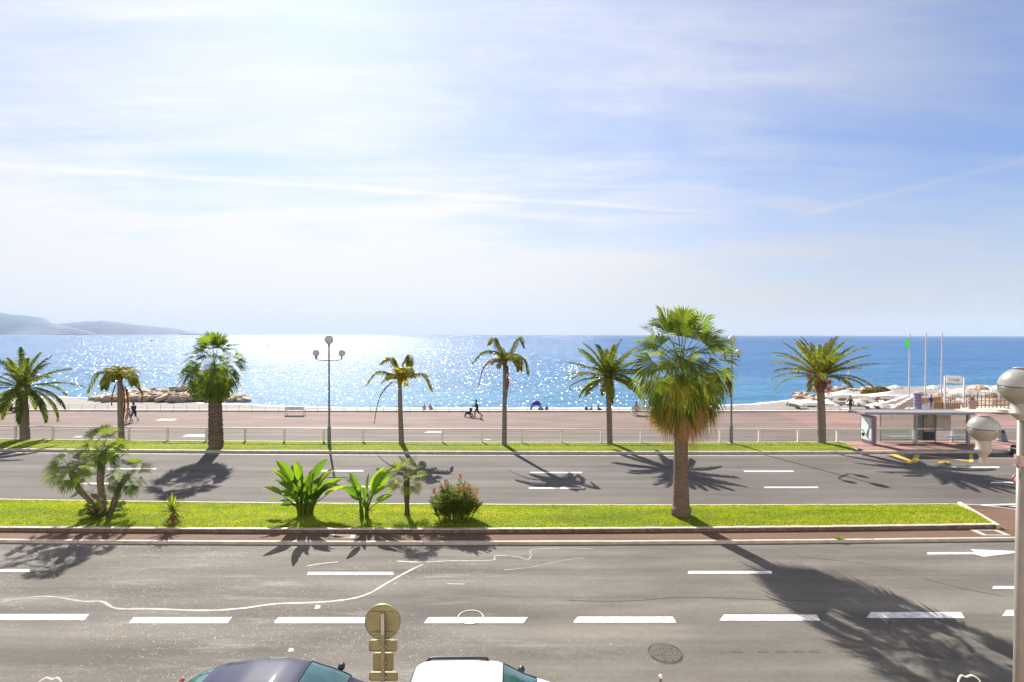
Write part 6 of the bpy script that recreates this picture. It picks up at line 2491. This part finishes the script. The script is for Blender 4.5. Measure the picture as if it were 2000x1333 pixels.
for k in range(5):
    mb.tube([(0, 0, -0.3), (random.uniform(-.8, .8), 0, 0.6), (random.uniform(-1.8, 1.8), random.uniform(-.6, .6), 1.2)], [0.09, 0.05, 0.02], 6)
mb.build('branches', barkg, root)

# flag poles


def flagpole(px, base_y, top_y, Y, label, flag=None):
    b0, t0 = P(px, base_y, Y), P(px, top_y, Y)
    zg = min(b0.z, tz)
    root = empty('flag_pole', (b0.x, Y, zg), label, 'flag pole', 'tall white flag poles')
    h_ = t0.z - zg
    mb = MB()
    mb.lathe([(0.16, 0), (0.16, 0.08), (0.095, 0.12), (0.085, h_ * 0.5), (0.06, h_)], n=12)
    mb.build('mast', mat('mast paint', (0.62, 0.56, 0.60), 0.4, var=0.04), root)
    mb = MB()
    mb.ball((0, 0, h_ + 0.06), 0.09, 12)
    mb.build('finial', white, root, smooth=True)
    if flag:
        mb = MB()
        vs, fs = [], []
        for i in range(9):
            for j in range(7):
                u, v_ = i / 8, j / 6
                x_ = -0.06 - u * 0.62 * (1 - 0.5 * abs(v_ - 0.35))
                y_ = 0.12 * math.sin(u * 5 + v_ * 2)
                z_ = h_ - 0.45 - v_ * 1.5 - u * 0.45 * (1 - v_) + (0.25 * u * v_)
                vs.append((x_, y_, z_))
        for i in range(8):
            for j in range(6):
                a = i * 7 + j
                fs.append((a, a + 7, a + 8, a + 1))
        mb.add(vs, fs)
        mb.build('flag', flag, root, smooth=True)


flagpole(1775.5, 776, 653, 64, 'white flag pole flying a small green flag', mat('green flag', (0.03, 0.45, 0.04), 0.8, var=0.1, trans=0.45))
flagpole(1807.5, 773, 652, 64, 'bare white flag pole right of the green flag, the middle of three')
flagpole(1838.5, 775, 651, 64, 'bare white flag pole nearest the arch sign, the rightmost of three')

# arch sign
Ya = 57.2
a0, a1 = P(1845.5, 735, Ya), P(1883, 738, Ya)
root = empty('entrance_arch', ((a0.x + a1.x) / 2, Ya, ZF), 'white two post entrance sign of the beach club with grey script lettering', 'sign')
o0 = Vector(root.location)
for p_ in (a0, a1):
    mb = MB()
    mb.box(Vector((p_.x, Ya, (p_.z + ZF) / 2)) - o0, (0.13, 0.13, p_.z - ZF))
    mb.build('post', white, root)
sp0, sp1 = P(1848.5, 749, Ya), P(1878.5, 734, Ya)
mb = MB()
mb.box(Vector(((sp0.x + sp1.x) / 2, Ya, (sp0.z + sp1.z) / 2)) - o0, (sp1.x - sp0.x, 0.08, (sp1.z - sp0.z) * 0.95), M=Matrix.Rotation(R(3), 3, 'Y'))
sg = mb.build('sign_board', offwhite, root)
mb = MB()
cx_, cz_ = (sp0.x + sp1.x) / 2 - o0.x, (sp0.z + sp1.z) / 2 - o0.z
yy_ = -0.055
strokes = [[(-0.62, 0.16), (-0.66, -0.08), (-0.52, -0.10)], [(-0.44, -0.02), (-0.36, 0.05), (-0.42, -0.08), (-0.30, -0.08)],
           [(-0.06, 0.14), (-0.20, 0.06), (-0.16, -0.10), (0.0, -0.10)], [(0.02, -0.1), (0.08, 0.02), (0.12, -0.1), (0.18, 0.02)], [(0.20, -0.1), (0.26, 0.0), (0.30, -0.1), (0.36, 0.0), (0.40, -0.1)],
           [(0.44, 0.18), (0.46, -0.1), (0.52, 0.0), (0.58, -0.1)], [(0.62, 0.12), (0.62, -0.1)]]
for s_ in strokes:
    mb.tube(resample([(cx_ + x * 0.85, yy_, cz_ + z_ * 1.1 - 0.02 - 0.052 * x) for x, z_ in s_], 10), 0.022, 5)
mb.build('lettering', mat('grey lettering', (0.25, 0.23, 0.2), 0.6), sg)
mb = MB()
for z_ in (0.6, 1.3):
    mb.box(Vector(((a0.x + a1.x) / 2, Ya + 0.02, ZF + z_)) - o0, (a1.x - a0.x - 0.14, 0.04, 0.05))
for i in range(9):
    mb.box(Vector((a0.x + (a1.x - a0.x) * (i + 0.5) / 9, Ya + 0.05, ZF + 0.8)) - o0, (0.03, 0.03, 1.5))
mb.build('gate', rail_white, root)

# purple advertising column, white cabinet, seated person, planter, lattice
b_ = P(1792, 798, 56.8)
root = empty('advert_column', (b_.x, 56.8, ZF), 'purple grey striped column standing left of the arch sign', 'column')
mb = MB()
mb.lathe([(0.42, 0), (0.42, 0.1), (0.37, 0.14), (0.37, 1.62), (0.43, 1.66), (0.43, 1.74), (0.2, 1.82)], n=20)
mb.build('drum', mat('purple grey', (0.30, 0.25, 0.34), 0.5, var=0.1), root)
for z_ in (0.5, 0.85, 1.2, 1.5):
    mb = MB()
    mb.lathe([(0.378, z_), (0.378, z_ + 0.07)], n=20)
    mb.build('band', mat('dark purple', (0.12, 0.08, 0.16), 0.5), root)
b_ = P(1812, 799, 56)
root = empty('white_cabinet', (b_.x, 56, ZF), 'white box cabinet right of the purple column', 'cabinet')
mb = MB()
mb.box((0, 0, 0.3), (0.75, 0.5, 0.56))
mb.build('housing', white, root)
mb = MB()
mb.box((0, 0, 0.60), (0.82, 0.56, 0.05))
mb.build('lid', rail_white, root)
pp = P(1818, 800, 55)
person((pp.x, 55, ZF + 0.02), 290, 'stand', 'person in a blue top standing behind the bus shelter roof', (0.03, 0.07, 0.30), (0.25, 0.25, 0.36), (0.42, 0.20, 0.10), 0.4, 'short', size=1.0)
b_ = P(1899, 798, 56.5)
root = empty('planter', (b_.x, 56.5, ZF), 'pale pot with a green spiky plant right of the arch sign', 'planter')
mb = MB()
mb.lathe([(0.26, 0), (0.32, 0.06), (0.44, 0.85), (0.48, 0.9), (0.46, 1.0), (0.38, 1.0), (0.37, 0.9)], n=18)
mb.build('pot', mat('pale terracotta', (0.58, 0.38, 0.30), 0.8, var=0.1), root)
mb = MB()
random.seed(9)
swords(mb, (0, 0, 0.92), 34, 0.62, 0.07, 0.35, 85, 10, 40)
mb.build('plant', green_fan, root)
b_ = P(1912, 799, 57.4)
xl_, xr_ = P(1887, 780, 57.4).x, P(1992, 780, 57.4).x
root = empty('lattice_fence', (xl_, 57.4, ZF), 'open brown lattice fence along the promenade edge at the right', 'fence')
for i in range(15):
    x_ = (xr_ - xl_) * i / 14
    mb = MB()
    mb.box((x_, 0, 0.75 + 0.1 * (i % 2)), (0.07, 0.07, 1.5 + 0.2 * (i % 2)))
    mb.build('post', mat('fence wood', (0.34, 0.24, 0.17), 0.8, var=0.2), root)
for z_ in (0.25, 0.8, 1.35):
    mb = MB()
    mb.box(((xr_ - xl_) / 2, 0.06, z_), (xr_ - xl_, 0.03, 0.06))
    mb.build('rail', mat('fence wood', (0.34, 0.24, 0.17)), root)
for i in range(56):
    mb = MB()
    x_ = (xr_ - xl_) * (i + 0.5) / 56
    mb.bar((x_ - 0.1, 0.09, 0.15), (x_ + 0.1, 0.09, 1.4), 0.02)
    mb.build('slat', mat('fence wood', (0.34, 0.24, 0.17)), root)
# sun loungers and low furniture under the parasols
lm = [mat('lounger brown', (0.16, 0.08, 0.05), 0.7, var=0.2), mat('lounger dark', (0.05, 0.05, 0.05), 0.7, var=0.2), white]
places = ((1702, 797, 60, 0, 20), (1722, 797, 60, 1, 15), (1690, 792, 63, 0, -10), (1738, 790, 64, 2, 10), (1724, 779, 70, 0, 5), (1736, 783, 68, 1, 30), (1760, 786, 66, 2, 0), (1565, 797, 60, 1, 25), (1650, 797, 61, 2, -20), (1770, 780, 69, 2, 15))
words = ('brown sun lounger below the lowest white parasol', 'black sun lounger at the right under the lowest white parasol', 'brown sun lounger between the two low parasols', 'white sun lounger at the foot of the ramp wall', 'brown sun lounger under the long canopy', 'black sun lounger under the right end of the long canopy', 'white sun lounger near the middle of the ramp wall', 'black sun lounger on the beach at the foot of the breakwater', 'white sun lounger beside the walking person with backpack', 'white sun lounger nearest the purple column')
proto = None
for (px, py, Y, mi, rz), lab in zip(places, words):
    p_ = P(px, py, Y)
    root = empty('sun_lounger', (p_.x, Y, p_.z - 0.45), lab, 'sun lounger', 'sun loungers of the beach club', R(rz))
    mb = MB()
    mb.box((0.25, 0, 0.33), (1.35, 0.62, 0.07))
    mb.build('seat', lm[mi], root)
    mb = MB()
    mb.box((-0.65, 0, 0.52), (0.62, 0.60, 0.07), M=Matrix.Rotation(R(38), 3, 'Y'))
    mb.build('backrest', lm[mi], root)
    for x_ in (-0.4, 0.85):
        for y_ in (-0.26, 0.26):
            mb = MB()
            mb.box((x_, y_, 0.15), (0.05, 0.05, 0.30))
            mb.build('leg', rail_white, root)
